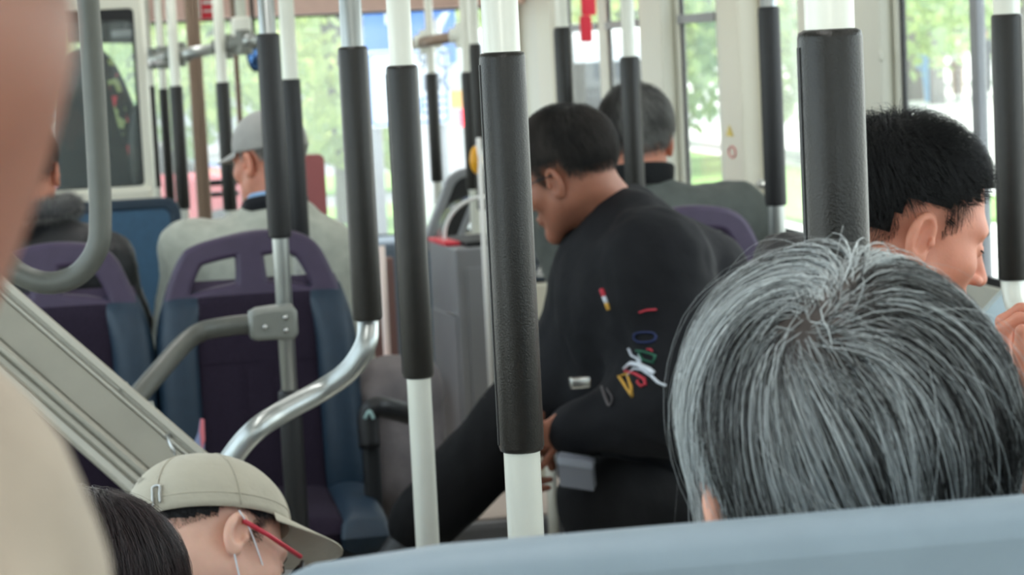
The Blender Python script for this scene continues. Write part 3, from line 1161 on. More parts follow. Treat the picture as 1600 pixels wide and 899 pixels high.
for yy in (.8, 3.7):
    for sx in (.12, 1.58):
        c = np.array([vx + .05 + sx, vy + yy, GZ + .34])
        mk('wheel', *tube([c - EX * .1, c - EX * .08, c + EX * .08, c + EX * .1], [.3, .34, .34, .3], 24), M['rubber'], van)

# ---- far street scene: wall, building, people, parked cars
Mb = mat('pale_render_wall', (206, 206, 204), .8, noise=.08, nscale=.4)
def building(x0, x1, y, h, label, rows, cols):
    t = empty('building', ((x0 + x1) / 2, y, GZ), label, 'building')
    mk('wall', *box((x0, y, GZ), (x1, y + 6, GZ + h)), Mb, t, False)
    mk('roof_edge', *box((x0 - .2, y - .2, GZ + h), (x1 + .2, y + 6.2, GZ + h + .3)), M['kerb'], t, False)
    for i in range(rows):
        for k in range(cols):
            x = x0 + (k + .5) * (x1 - x0) / cols
            z = GZ + 1 + i * 3
            mk('window', *box((x - .8, y - .05, z), (x + .8, y + .1, z + 1.6), .02), M['blue_seat'], t, False)
building(-14, 8, 62, 9, 'long pale building behind the trees ahead of the bus', 3, 8)
def far_person(px, py, h, D, top, bottom, label, seated=False, turn=0):
    b = P(px, py, D)
    b[2] = GZ
    s = h / 1.7
    z = np.array([0, 0, 1.])
    a = math.radians(turn)
    r = np.array([math.cos(a), math.sin(a), 0])
    f = np.array([-math.sin(a), math.cos(a), 0])
    zb = .15 * s if seated else 0
    hip = b + z * (.92 * s + zb)
    J = dict(f=f, r=r, hip=hip, chest=hip + z * .35 * s, nb=hip + z * .55 * s)
    for n, q in (('L', -1), ('R', 1)):
        J['sh' + n] = J['nb'] + q * .18 * r * s - .06 * z
        J['el' + n] = J['sh' + n] - .26 * z * s + .08 * f + q * .05 * r
        J['wr' + n] = J['el' + n] + (.22 * f if seated else -.22 * z) * s
        J['hp' + n] = hip + q * .09 * r
        J['kn' + n] = J['hp' + n] - .42 * z * s + (.25 * f if seated else q * .06 * f)
        J['an' + n] = J['kn' + n] - .40 * z * s - (0 if not seated else .05) * f
        if not seated: J['an' + n][2] = GZ + .08
    Q = torso_prims(J) + leg_prims(J) + [('+', 'e', .03, J['nb'] + z * .19 * s, (.085, .10, .12)), ('+', 'c', .03, J['nb'], J['nb'] + z * .15, .05, .05)]
    lo, hi = bounds(Q)
    V, Fc = nets(lambda x: evalf(Q, x), lo, hi, .03)
    o = mk('person', V, Fc, M['skin_far'])
    tag(o, label, 'person')
    T = torso_prims(J, .015)
    lo, hi = bounds(T)
    mk('jacket', *nets(lambda x: evalf(T, x), lo, hi, .03), top, o)
    T = leg_prims(J, .015)
    lo, hi = bounds(T)
    mk('trousers', *nets(lambda x: evalf(T, x), lo, hi, .03), bottom, o)
    mk('hair', *ell(J['nb'] + z * .24 * s - f * .02, (.095, .11, .10)), M['rubber'], o)
    return o, J
M['skin_far'] = mat('skin_distant', (214, 150, 128), .6)  # even skin colour of the distant people
M['cloth_white'] = mat('white_cotton', (226, 222, 216), .8)
M['cloth_blue'] = mat('light_blue_denim', (140, 176, 206), .8)
M['cloth_dark'] = mat('dark_cloth', (64, 66, 74), .8)
M['cloth_tan'] = mat('tan_cloth', (176, 150, 132), .8)
far_person(1497, 150, 1.65, 60, M['cloth_white'], M['cloth_tan'], 'cyclist in a white top riding beyond the right window', True, 160)
far_person(1450, 155, 1.7, 60, M['cloth_blue'], M['cloth_blue'], 'pedestrian in light blue between the two tree trunks', False, 20)
far_person(1540, 150, 1.65, 61, M['cloth_dark'], M['cloth_dark'], 'rider in dark clothes right of the window divider', True, 160)
def bicycle(px, D, label):
    b = P(px, 150, D)
    b[2] = GZ
    t = empty('bicycle', b, label, 'bicycle')
    f = np.array([-math.sin(math.radians(160)), math.cos(math.radians(160)), 0])
    r = np.array([f[1], -f[0], 0])
    z = np.array([0, 0, 1.])
    for s in (-.5, .5):
        A = np.linspace(0, 2 * math.pi, 25)
        mk('wheel', *tube([b + f * s + z * .33 + .31 * (math.cos(a) * f + math.sin(a) * z) for a in A], .025, 8, False), M['rubber'], t)
    mk('frame', *join([tube([b - f * .5 + z * .33, b - f * .1 + z * .85], .025, 8), tube([b + f * .5 + z * .33, b + f * .35 + z * .95], .025, 8), tube([b - f * .1 + z * .35, b + f * .38 + z * .8], .025, 8), tube([b + f * .35 + z * .95 - r * .25, b + f * .35 + z * .95 + r * .25], .02, 8)]), M['black_metal'], t)
bicycle(1497, 60, 'bicycle under the cyclist in white')
bicycle(1540, 61, 'bicycle under the rider in dark clothes')
def car(px, D, c, label, turn=90):
    b = P(px, 150, D)
    b[2] = GZ
    t = empty('car', b, label, 'car')
    m = mat('car_paint', c, .3, coat=.5)
    a = math.radians(turn)
    f = np.array([math.cos(a), math.sin(a), 0])
    s = np.array([-math.sin(a), math.cos(a), 0])
    Mx = frame(b, f, EZ, s)
    mk('body', *shape2d([(-2.1, .3), (2.1, .3), (2.15, .75), (1.2, .9), (-2.1, .95)], [], 1.7, .08, Mx), m, t)
    mk('cabin', *shape2d([(-1.9, .9), (1.2, .9), (.5, 1.42), (-1.4, 1.45)], [], 1.5, .06, Mx), M['rubber'], t)
    for x in (-1.35, 1.35):
        for q in (-.8, .8):
            cc = b + f * x + s * q + EZ * .32
            mk('wheel', *tube([cc - s * .1, cc + s * .1], .32, 20), M['rubber'], t)
    return t
car(110, 22, (196, 60, 70), 'red car far left through the driver cab window', 0)
car(70, 25, (90, 110, 190), 'blue car behind the red one through the driver cab', 0)
# ------------------------------------------------------------------ seats
def seat_root(label, group=None): return empty('bus_chair', (0, 0, 0), label, 'seat', group)

def hoop_outline():
    # purple grab handle above the backrest, local x across, y up from backrest top (metres)
    outer = [(-.212, -.085), (-.205, -.03), (-.180, .045), (-.155, .092), (-.135, .108), (-.09, .122), (0, .138), (.07, .136), (.118, .125),
             (.150, .100), (.172, .055), (.198, -.02), (.205, -.07), (.19, -.085), (.165, -.055), (.10, -.030), (0, -.012), (-.09, -.020), (-.16, -.050), (-.195, -.092)]
    h1 = [(-.158, .006), (-.150, .035), (-.128, .078), (-.105, .090), (-.035, .102), (-.026, .095), (-.028, .030), (-.040, .018), (-.09, .010), (-.150, -.002)]
    h2 = [(.018, .100), (.06, .104), (.100, .098), (.118, .082), (.140, .040), (.150, .008), (.142, -.002), (.09, .010), (.035, .018), (.024, .028)]
    sm = lambda pts: [tuple(q) for q in spline([pts[-1]] + list(pts) + [pts[0]], 4)[4:-4, :2]]
    return outer, [h1, h2]

def slab(w, h, t, cx=0, cz=0, p=3.2, nx=28, nz=28, topround=.35, curve=.0):
    """cushion-like slab in local x (width), z (height) facing -y; superellipse profile"""
    V, Fc = [], []
    for side in (-1, 1):
        for j in range(nz + 1):
            v = -1 + 2 * j / nz
            for i in range(nx + 1):
                u = -1 + 2 * i / nx
                sc = 1 - topround * max(0, v) ** 3
                uu = u * sc
                e = max(0, 1 - abs(u) ** p) ** (1 / p) * max(0, 1 - abs(v) ** (p * 1.3)) ** (1 / p)
                V.append((cx + uu * w / 2, side * e * t / 2 + curve * u * u * -1, cz + v * h / 2))
    n = (nx + 1) * (nz + 1)
    for s in (0, 1):
        for j in range(nz):
            for i in range(nx):
                a = s * n + j * (nx + 1) + i
                q = (a, a + 1, a + nx + 2, a + nx + 1)
                Fc.append(q if s == 0 else q[::-1])
    return np.array(V), Fc

def make_seat(label, cushion_only=False):
    """seat facing -y with its base centre at the origin; cushion top .45, backrest top .96"""
    t = seat_root(label)
    lean = math.radians(7)
    def up(part, dy=0):
        v, f = part
        v = np.array(v)
        z = v[:, 2] - .46
        v2 = v.copy()
        v2[:, 1] = v[:, 1] * math.cos(lean) + z * math.sin(lean) + .17
        v2[:, 2] = .42 + z * math.cos(lean)
        return v2, f
    # hard shell back
    mk('back_shell', *up(xf(slab(.47, .56, .05, 0, .70, topround=.16), np.array([[1, 0, 0, 0], [0, 1, 0, .03], [0, 0, 1, 0], [0, 0, 0, 1]]))), M['purple'], t)
    bk = mk('backrest', *up(slab(.31, .53, .075, 0, .695, topround=.02, p=5)), M['purple_cloth'], t)
    # seams on the purple panel
    sm = []
    for x in (-.035, .03):
        sm.append(up(box((x - .0016, -.0395, .50), (x + .0016, -.036, .79))))
    sm.append(up(box((-.13, -.0395, .79), (.13, -.036, .7935))))
    mk('seam', *join(sm), M['purple_cloth'], bk, False)
    for s in (-1, 1):
        V, Fc = slab(.105, .53, .12, 0, .695, topround=.05, p=2.4)
        V = np.array(V)
        V[:, 0] += s * (.186 - .03 * np.clip((V[:, 2] - .80) / .16, 0, 1) ** 2)
        mk('bolster', *up((V, Fc)), M['blue_vinyl'], t)
    outer, holes = hoop_outline()
    rnd = lambda pts: [tuple(q[:2]) for q in spline([(a, b, 0) for a, b in pts] + [(pts[0][0], pts[0][1], 0)], 5)[:-1]]
    Mh = np.array([[1, 0, 0, 0], [0, 0, -1, 0], [0, 1, 0, .945], [0, 0, 0, 1]], float)
    mk('grab_handle', *up(shape2d(rnd(outer), [rnd(h) for h in holes], .042, .012, Mh)), M['purple'], t)
    cu = mk('cushion', *xf(slab(.30, .44, .09, 0, 0, topround=.0, p=4), np.array([[1, 0, 0, 0], [0, 0, -1, -.06], [0, 1, 0, 0], [0, 0, 0, 1]], float) @ np.array([[1, 0, 0, 0], [0, 1, 0, .415], [0, 0, 1, 0], [0, 0, 0, 1]], float)), M['purple_cloth'], t)
    for s in (-1, 1):
        V, Fc = xf(slab(.11, .47, .115, 0, 0, topround=.0, p=2.8), np.array([[1, 0, 0, s * .185], [0, 0, -1, -.07], [0, 1, 0, .408], [0, 0, 0, 1]], float))
        mk('cushion_side', V, Fc, M['blue_vinyl'], t)
    mk('seat_pan', *box((-.22, -.27, .345), (.22, .18, .385), .015), M['black_metal'], t)
    for s in (-1, 1):
        mk('leg', *join([box((s * .15 - .02, -.05, 0), (s * .15 + .02, -.01, .35), .004), box((s * .15 - .03, -.2, .0), (s * .15 + .03, .12, .02), .004)]), M['black_metal'], t)
    return t

def place(root, x, y, z, yaw, label=None, group=None, copy=True):
    if copy:
        r = root.copy()
        COL.objects.link(r)
        for ch in list(root.children):
            c = ch.copy()
            COL.objects.link(c)
            c.parent = r
            for g in list(ch.children):
                d = g.copy()
                COL.objects.link(d)
                d.parent = c
    else:
        r = root
    r.location = (x, y, z)
    r.rotation_euler = (0, 0, math.radians(yaw))
    if label: r['label'] = label
    if group: r['group'] = group
    return r

seat0 = make_seat('rear-facing purple seat with blue side bolsters, directly behind the grey clamp')
sa = P(398, 480, 5.42)
SAX, SAY = sa[0], sa[1]
place(seat0, SAX, SAY - .2, 0, 0, copy=False)
place(seat0, SAX - .475, SAY - .2, 0, 0, 'rear-facing purple seat at far left behind the curved grey loop rail')
sb = P(1072, 400, 5.5)
place(seat0, sb[0], sb[1] - .2, 0, 0, 'purple seat under the grey haired man at the right windows')
# forward seats carrying passengers (mostly hidden)
def fseat(x, y, z, yaw, label):
    return place(seat0, x, y, z, yaw, label)

# plain blue seat in front of the driver bulkhead
bs_ = P(205, 400, 7.6)
t = empty('bus_chair', (bs_[0], bs_[1], 0), 'plain blue plastic seat back in front of the cream bulkhead', 'seat')
wz = 7.6 / F
zt_, zb_ = P(205, 320, 7.6)[2], .42
Mx = frame((bs_[0] - .01, bs_[1], 0), (1, 0, 0), (0, .06, 1), (0, -1, .06))
mk('backrest', *shape2d(rrect(-.17, zb_, .165, zt_, .04), [], .05, .014, Mx), M['blue_seat'], t)
mk('back_rim', *shape2d(rrect(-.178, zb_, .173, zt_ + .008, .045), [rrect(-.16, zb_ + .02, .155, zt_ - .012, .035)], .06, .010, Mx), M['blue_vinyl'], t)
mk('cushion', *box((bs_[0] - .17, bs_[1], .38), (bs_[0] + .17, bs_[1] + .4, .45), .02), M['blue_seat'], t)
mk('leg', *box((bs_[0] - .05, bs_[1] + .1, 0), (bs_[0] + .05, bs_[1] + .3, .38), .01), M['black_metal'], t)
t2 = t.copy()
COL.objects.link(t2)
for ch in list(t.children):
    c = ch.copy()
    COL.objects.link(c)
    c.parent = t2
t2.location = (bs_[0] - .385, bs_[1] + .02, 0)
t2['label'] = 'blue plastic seat half hidden behind the fur collared passenger'

# ------------------------------------------------------------------ poles
def pole(px, py, D, label, w_pole, foam=None, foamw=None, fm='foam', m='white_pole', z0=0., z1=2.3, group=None):
    b = P(px, py, D)
    x, y = b[0], b[1]
    r = w_pole * D / F / 2
    o = mk('grab_pole', *vtube(x, y, z0, z1, r, 24), M[m], None)
    tag(o, label, 'grab pole', group)
    if foam:
        za = P(foam[0], foam[1], D)[2] if len(foam) > 2 else P(px, foam[0], D)[2]
        zb = P(px, foam[1], D)[2]
        f = mk('foam_sleeve', *vtube(x, y, zb, za, foamw * D / F / 2, 32, .006), M[fm], o)
        seam = mk('sleeve_seam', *box((x - foamw * D / F / 2 - .0006, y - .003, zb + .008), (x - foamw * D / F / 2 + .002, y + .003, za - .012)), M['foam_black'], f, False)
    return o, x, y

pole(240, 214, 10.2, 'leftmost and thinnest of the three sleeved poles beside the driver bulkhead', 12, (134, 294), 15)
pole(261, 226, 9.6, 'middle of the three sleeved poles beside the driver bulkhead', 12, (138, 318), 15)
pole(281, 230, 8.4, 'rightmost of the three sleeved poles beside the driver bulkhead', 16, (134, 328), 21)
pole(354, 230, 8.4, 'sleeved pole touching the brim of the grey cap', 17, (128, 330), 22)
p5 = pole(428, 210, 4.36, 'black sleeved pole held by the grey cast clamp', 26, (52, 374), 36, 'foam_black', 'alu')
pole(462, 260, 5.62, 'sleeved pole just right of the clamped black pole, behind the seat handle', 24, (123, 402), 31, 'foam_black')
pole(679, 200, 8.7, 'slim pole rising from the fare box left end', 13, (114, 285), 19)
pole(735, 205, 8.3, 'slim pole glowing red at the van lamp, left of the yellow button', 15, (112, 297), 20)
pole(748, 180, 7.9, 'slim pole half hidden behind the thick central pole', 14, (68, 330), 19)
pole(881, 100, 6.1, 'sleeved pole rising behind the leaning man in black', 20, (42, 330), 27)
pole(988, 190, 5.4, 'sleeved pole crossing the back of the grey haired man', 21, (88, 345), 31)
pole(1207, 170, 4.95, 'black sleeved pole beside the cream panel with a chrome latch', 26, (10, 323), 34, 'foam_black', 'alu')
pole(641, 350, 3.25, 'thick sleeved pole between the curved pole and the central one', 38, (101, 595), 50)
pole(800, 400, 2.3, 'thickest sleeved pole standing in the centre of the picture', 58, (80, 712), 72)
pole(1302, 210, 1.62, 'big grey sleeved pole rising behind the grey hair', 78, (45, 620), 102)

# curved poles: vertical sleeve then bent to the side
def bent_pole(pts, D, r, foam, fw, label, px):
    b = P(px, 290, D)
    top = np.array([b[0], b[1], 2.3])
    P3 = [top, np.array([b[0], b[1], P(px, foam[1] - 40, D)[2]]), np.array([b[0], b[1], P(px, foam[1] + 5, D)[2]])]
    arr = [P3[0]] + list(spline(P3[1:] + [P(x, y, d) for x, y, d in pts], 8))
    o = mk('grab_pole', *tube(arr, r, 24), M['alu'] if px < 1000 else M['white_pole'], None)
    tag(o, label, 'grab pole')
    za, zb = P(px, foam[0], D)[2], P(px, foam[1], D)[2]
    f = mk('foam_sleeve', *vtube(b[0], b[1], zb, za, fw, 32, .006), M['foam'], o)
    return o
bent_pole([(571, 540, 3.6), (545, 580, 3.6), (500, 612, 3.6), (440, 645, 3.55), (400, 672, 3.5), (365, 712, 3.5), (315, 790, 3.5), (300, 880, 3.5), (318, 1400, 3.5)], 3.6, .0175, (72, 504), .0235, 'sleeved pole whose silver foot bends left toward the khaki cap', 563)
bent_pole([(1592, 480, 3.5), (1606, 505, 3.5), (1640, 530, 3.5), (1690, 562, 3.5), (1722, 620, 3.5), (1740, 1300, 3.5)], 3.5, .020, (21, 440), .0235, 'sleeved pole at the right edge whose foot bends right', 1580)

# left loop rail
lp = spline([P(x, y, 3.35) for x, y in ((120, -330), (126, -160), (136, -20), (146, 120), (154, 260), (157, 340), (153, 385), (132, 420), (104, 438), (70, 442), (38, 432), (10, 412), (-40, 360))], 8)
tag(mk('loop_rail', *tube(lp, .0165, 24), M['grey_pipe'], None), 'grey steel rail curving in a U at the upper left', 'rail')
for s in (0, -1):
    pass

# horizontal rail with clamps near the bulkhead
hr = [P(232, 95, 10.0), P(268, 88, 8.5), P(352, 73, 8.4), P(392, 62, 8.2)]
rail = mk('cross_rail', *tube(spline(hr, 6), .021, 20), M['alu'], None)
tag(rail, 'silver cross rail joining the slim poles by the driver bulkhead', 'rail')
for (x, y, D, r) in ((238, 92, 9.9, .03), (256, 90, 9.2, .03), (277, 85, 8.45, .032), (352, 73, 8.4, .03), (380, 66, 8.25, .032)):
    c = P(x, y, D)
    mk('clamp', *join([vtube(c[0], c[1], c[2] - .045, c[2] + .045, r, 20, .008), tube([c - EX * .05, c + EX * .05], r * .85, 18)]), M['cast'], rail)
c = P(378, 48, 8.25)
mk('bracket_plate', *box(c - np.array([.035, .02, .05]), c + np.array([.035, .02, .05]), .01), M['white_pole'], rail)
pole(376, 20, 8.3, 'short white upper pole above the cross rail joint', 17, z0=P(376, 75, 8.3)[2])
pole(222, 60, 9.0, 'white upright along the bulkhead window edge', 13)
# cross rail near the fare box
hr = [P(640, 70, 8.8), P(706, 58, 8.4)]
rail2 = mk('cross_rail', *tube(hr, .02, 20), M['bronze'], None)
tag(rail2, 'short bronze cross rail above the fare box', 'rail')
for (x, y, D) in ((668, 65, 8.7), (724, 55, 8.35)):
    c = P(x, y, D)
    mk('clamp', *join([vtube(c[0], c[1], c[2] - .045, c[2] + .045, .032, 20, .008), tube([c - EX * .05, c + EX * .05], .028, 18)]), M['white_pole'], rail2)

# clamp on the black sleeved pole and the small rail
D5 = 4.36
s5 = D5 / F
c5 = P(434, 504, D5 - .02)
hd = P(400, 505, D5) - P(434, 504, D5)
srp = spline([P(440, 504, D5), P(396, 506, D5), P(345, 512, D5), P(312, 520, D5), P(285, 540, D5 - .05), P(245, 585, D5 - .2), P(213, 622, D5 - .3), P(200, 640, D5 - .34)], 8)
lf = mk('foam_sleeve', *vtube(p5[1], p5[2], P(455, 850, 4.36)[2], P(455, 616, 4.36)[2], 36 * 4.36 / F / 2, 32, .006), M['foam_black'], p5[0])
sr = mk('low_rail', *tube(srp, .0185, 22), M['grey_pipe'], None)
tag(sr, 'short grey bent rail running from the cast clamp down to the ribbed partition', 'rail')
Mx = frame(c5, (1, 0, .02), (0, 0, 1), (0, -1, 0))
px = s5
cl = mk('clamp', *shape2d([(-.046, -.018), (-.046, .018), (-.038, .022), (-.005, .024), (.024, .024), (.028, .018), (.028, -.018), (.024, -.024), (-.005, -.022), (-.04, -.021)], [], .062, .008, Mx), M['cast'], sr)
for dx, dz in ((-.026, -.003), (.012, .012), (.012, -.012)):
    q = c5 + EX * dx + EZ * dz + np.array([0, -.033, 0])
    mk('bolt', *tube([q, q + np.array([0, -.004, 0]), q + np.array([0, -.006, 0])], [.0052, .005, .002], 12), M['steel'], cl)

# ------------------------------------------------------------------ ribbed partitions by the rear steps
M['rib'] = mat('taupe_ribbed_panel', (168, 163, 150), .42, .05, noise=.06, nscale=12)
M['rib_r'] = mat('blue_grey_ribbed_panel', (132, 146, 152), .42, .2, noise=.06, nscale=12)
def ribbed(p0, p1, width, depth_dir, prof, th, m, label, name='ribbed_partition'):
    """profile swept from p0 to p1; prof = list of (offset across, height out)"""
    p0, p1 = np.array(p0), np.array(p1)
    t = (p1 - p0) / np.linalg.norm(p1 - p0)
    out = np.array(depth_dir, float)
    out -= t * np.dot(out, t)
    out /= np.linalg.norm(out)
    ac = np.cross(out, t)
    if ac[2] > 0: ac = -ac
    n = len(prof)
    V, Fc = [], []
    st = 24
    for i in range(st + 1):
        c = p0 + (p1 - p0) * i / st
        for a, h in prof: V.append(c + ac * a * width + out * h)
        for a, h in prof: V.append(c + ac * a * width - out * th)
    for i in range(st):
        for k in range(n - 1):
            a = i * 2 * n + k
            Fc.append((a, a + 1, a + 1 + 2 * n, a + 2 * n))
            Fc.append((a + n, a + n + 2 * n, a + n + 1 + 2 * n, a + n + 1))
        for k in (0, n - 1):
            a = i * 2 * n + k
            Fc.append((a, a + 2 * n, a + 3 * n, a + n))
    for i in (0, st):
        for k in range(n - 1):
            a = i * 2 * n + k
            Fc.append((a, a + n, a + n + 1, a + 1))
    o = mk(name, V, Fc, m, None, False)
    tag(o, label, 'partition')
    return o, t, ac, out
prof = [(0, 0), (.0, .014), (.03, .018), (.09, .018), (.11, .006), (.13, .006), (.16, .012), (.19, .012), (.20, .004)]
k = 0
for i in range(26):
    prof.append((.21 + i * .0152, .008 + (.0022 if i % 2 else 0)))
prof += [(.62, .004), (.63, .014), (.68, .022), (.72, .014), (.74, .004), (.77, .012), (.82, .014), (.85, .004), (.88, .010), (.96, .010), (1.0, .0)]
w_ = .125
rp, t_, ac_, out_ = ribbed(P(-60, 378, 3.72), P(330, 714, 3.55), w_, (.0, -1, .25), prof, .03, M['rib'], 'taupe ribbed partition sloping down toward the khaki cap')
for (x, y) in ((194, 606), (234, 636)):
    q = P(x, y, 3.6)
    mk('screw', *tube([q - EZ * .004, q + EZ * .008], [.009, .006], 10), M['cast'], rp)
q0, q1 = P(262, 680, 3.56), P(276, 716, 3.55)
mk('metal_lip', *tube([q0, q1], .005, 8), M['steel'], rp)
prof2 = [(0, 0), (0, .02), (.25, .02), (.26, .0), (.32, .0), (.33, .012)]
for i in range(7):
    a = .36 + i * .09
    prof2 += [(a, .012), (a + .03, .022), (a + .05, .022), (a + .07, .004)]
prof2 += [(1.0, 0)]
rp2 = ribbed(P(1720, 292, 3.75), P(1440, 590, 3.5), .17, (-.05, -1, .25), prof2, .03, M['rib_r'], 'blue grey ribbed partition sloping behind the black haired man')[0]

for root_, pa, pb in ((rp, P(20, 450, 3.74), P(290, 705, 3.60)), (rp2, P(1680, 345, 3.76), P(1500, 545, 3.6))):
    for q in (pa, pb):
        mk('support_post', *vtube(q[0], q[1] + .03, 0, q[2] - .02, .014, 14), M['grey_pipe'], root_)
# ------------------------------------------------------------------ fare box and other front fittings
fb = P(712, 390, 6.9)
s = 6.9 / F
fx0, fx1 = P(712, 400, 6.9)[0], P(790, 400, 6.95)[0] + .02
fy0 = fb[1]
fz1 = P(712, 389, 6.9)[2]
fy1 = fy0 + .62
t = empty('fare_box', ((fx0 + fx1) / 2, (fy0 + fy1) / 2, 0), 'tall grey metal fare box with a red top plate and clear guard', 'fare box')
Rb = rot(5)
cf = np.array([fx0, fy0, 0])
def fbx(lo, hi, b=.006):
    V, Fc = box(lo, hi, b)
    return V @ np.array(Rb).T + cf, Fc
W = fx1 - fx0
cab = mk('cabinet', *fbx((0, 0, .10), (W, .36, fz1), .008), M['grey_box'], t, False)
mk('front_door', *fbx((.03, -.006, .16), (W * .52, .01, fz1 - .06), .003), M['grey_box'], t, False)
mk('front_door', *fbx((W * .56, -.006, .16), (W - .01, .01, fz1 - .06), .003), M['grey_box'], t, False)
sp_ = mk('side_panel', *fbx((-.006, .02, .16), (.01, .34, fz1 - .21), .003), M['grey_box'], t, False)
mk('bright_edge', *fbx((-.009, .015, fz1 - .205), (.01, .12, fz1 - .2), .001), M['steel'], sp_, False)
mk('top_plate', *fbx((-.008, .1, fz1), (.10, .34, fz1 + .012), .004), M['red'], t, False)
mk('top_lid', *fbx((.04, .02, fz1), (W, .3, fz1 + .016), .004), M['black_metal'], t, False)
mk('base', *fbx((-.02, -.04, 0), (W + .02, .38, .10), .01), M['black_metal'], t, False)
A = np.linspace(math.pi, math.pi / 2, 14)
arc = [cf + Rb @ np.array([.015 + .13 + .13 * math.cos(a), .2, fz1 + .02 + .13 * math.sin(a) * .9]) for a in A]
arc = [cf + Rb @ np.array([.015, .2, fz1])] + arc + [cf + Rb @ np.array([.26, .2, fz1 + .137])]
V, Fc = [], []
for i, a in enumerate(arc):
    for dy in (0, .12):
        V.append(a + Rb @ np.array([0, dy, 0]))
        V.append(a + Rb @ np.array([.004, dy, -.004]))
for i in range(len(arc) - 1):
    b_ = i * 4
    Fc += [(b_, b_ + 4, b_ + 6, b_ + 2), (b_ + 1, b_ + 3, b_ + 7, b_ + 5), (b_, b_ + 1, b_ + 5, b_ + 4), (b_ + 2, b_ + 6, b_ + 7, b_ + 3)]
mk('clear_guard', V, Fc, M['clear'], t)
mk('guard_rim', *tube(arc, .006, 8), M['whitep'], t)

# yellow stop button on a thin post
bp_ = P(744, 250, 6.6)
o = mk('thin_post', *vtube(P(752, 300, 6.6)[0], P(752, 300, 6.6)[1], 0, P(750, 215, 6.6)[2], .0075, 14), M['whitep'], None)
tag(o, 'thin white post beside the central pole', 'post')
bt = mk('stop_button', *ell(bp_, (.019, .016, .040), 24, 16), M['orange'], None)
tag(bt, 'oval yellow stop button beside the central pole', 'button')
mk('button_housing', *ell(bp_ + np.array([.004, .006, 0]), (.021, .012, .044), 24, 16), M['steel'], bt)

# dark rounded seat back edged grey behind the fare box
c = P(712, 330, 8.6)
Mx = frame(c, (1, 0, 0), (.45, 0, 1), (0, -1, 0))
t = mk('folding_seat', *shape2d(rrect(-.06, -.14, .05, .15, .045), [], .05, .015, Mx), M['rubber'], None)
tag(t, 'dark folding seat edged in grey behind the fare box', 'seat')
mk('rim', *shape2d(rrect(-.075, -.15, .06, .165, .05), [rrect(-.055, -.13, .045, .145, .04)], .06, .008, Mx), M['grey_box'], t)
mk('post', *vtube(c[0] - .07, c[1] + .03, 0, c[2] - .12, .02), M['grey_box'], t)

# driver side console with three dark panels
c0, c1 = P(838, 442, 7.6), P(884, 330, 7.6)
t = empty('ticket_console', (c0[0], c0[1], 0), 'grey console of stacked panels with a white sail emblem beside the leaning man', 'console')
x0, x1 = c0[0] - .03, c1[0] + .04
yc = c0[1]
mk('cabinet', *box((x0, yc, 0), (x1, yc + .25, P(860, 442, 7.6)[2]), .01), M['cream2'], t, False)
mk('housing', *box((x0, yc + .02, P(860, 442, 7.6)[2]), (x1, yc + .22, P(860, 318, 7.6)[2]), .01), M['black_metal'], t, False)
Msc = mat('grey_green_screen', (112, 128, 128), .3, spec=.7)
Mdk = mat('slate_panel', (74, 84, 96), .45)
for (ya, yb, mm, nm) in ((322, 352, Msc, 'screen'), (357, 388, Msc, 'screen'), (394, 408, Mdk, 'label_strip'), (411, 438, Mdk, 'emblem_panel')):
    za, zb = P(860, ya, 7.6)[2], P(860, yb, 7.6)[2]
    q = mk(nm, *box((x0 + .015, yc + .005, zb), (x1 - .015, yc + .025, za), .004), mm, t, False)
    if nm == 'emblem_panel':
        e = P(848, 425, 7.58)
        e[1] = yc + .003
        tri = lambda pts, dx: shape2d([(a + dx, b) for a, b in pts], [], .004, .0008, frame(e, EX, EZ, (0, -1, 0)))
        mk('emblem', *join([tri([(-.018, -.006), (-.002, -.006), (-.002, .014)], 0), tri([(.002, -.006), (.014, -.006), (.002, .012)], 0), tri([(-.02, -.011), (.018, -.011), (.012, -.015), (-.012, -.015)], 0)]), M['whitep'], q, False)
        A = np.linspace(0, 2 * math.pi, 30)
        mk('emblem_ring', *tube([e + EX * .028 * math.cos(a) + EZ * .018 * math.sin(a) for a in A], .0018, 6, False), M['steel'], q)
    if nm == 'label_strip':
        e0, e1 = P(842, 398, 7.59), P(862, 404, 7.59)
        mk('white_label', *box((e0[0], yc + .001, e1[2]), (e1[0], yc + .006, e0[2]), .001), M['whitep'], q, False)

# bronze door posts
for (pxx, wd, D, lb) in ((309, 22, 9.6, 'bronze door post between two groups of slim poles'), (373, 8, 9.9, 'thin bronze post behind the brim of the grey cap')):
    b = P(pxx, 160, D)
    r = wd * D / F / 2
    o = mk('door_post', *join([box((b[0] - r, b[1] - .03, 0), (b[0] - r * .3, b[1] + .03, 2.3), .006), box((b[0] - r * .3, b[1] - .02, 0), (b[0] + r * .5, b[1] + .03, 2.3), .004), box((b[0] + r * .5, b[1] - .03, 0), (b[0] + r, b[1] + .03, 2.3), .004)]), M['bronze'], None, False)
    tag(o, lb, 'door post')
# windscreen lower cross bar seen left of the capped man
b0, b1 = P(312, 292, 10.3), P(366, 286, 10.3)
o = mk('dash_rail', *join([box((b0[0], b0[1], b0[2] - .05), (b1[0] + .02, b0[1] + .05, b0[2] - .03), .004), box((b0[0], b0[1], b0[2] + .0), (b1[0] + .02, b0[1] + .05, b0[2] + .025), .004)]), M['black_metal'], None, False)
tag(o, 'black double bar low in the windscreen left of the capped man', 'bar')
for q in (b0[0] + .01, b1[0]):
    mk('bar_foot', *vtube(q, b0[1] + .03, .58, b0[2], .01), M['black_metal'], o)
# dashboard
o = mk('dashboard', *box((XL + .02, YF - .5, 0), (P(690, 380, 10.6)[0], YF - .06, .60), .03), mat('blue_grey_dashboard', (96, 108, 122), .6), None, False)
tag(o, 'long grey blue dashboard below the windscreen', 'dashboard')
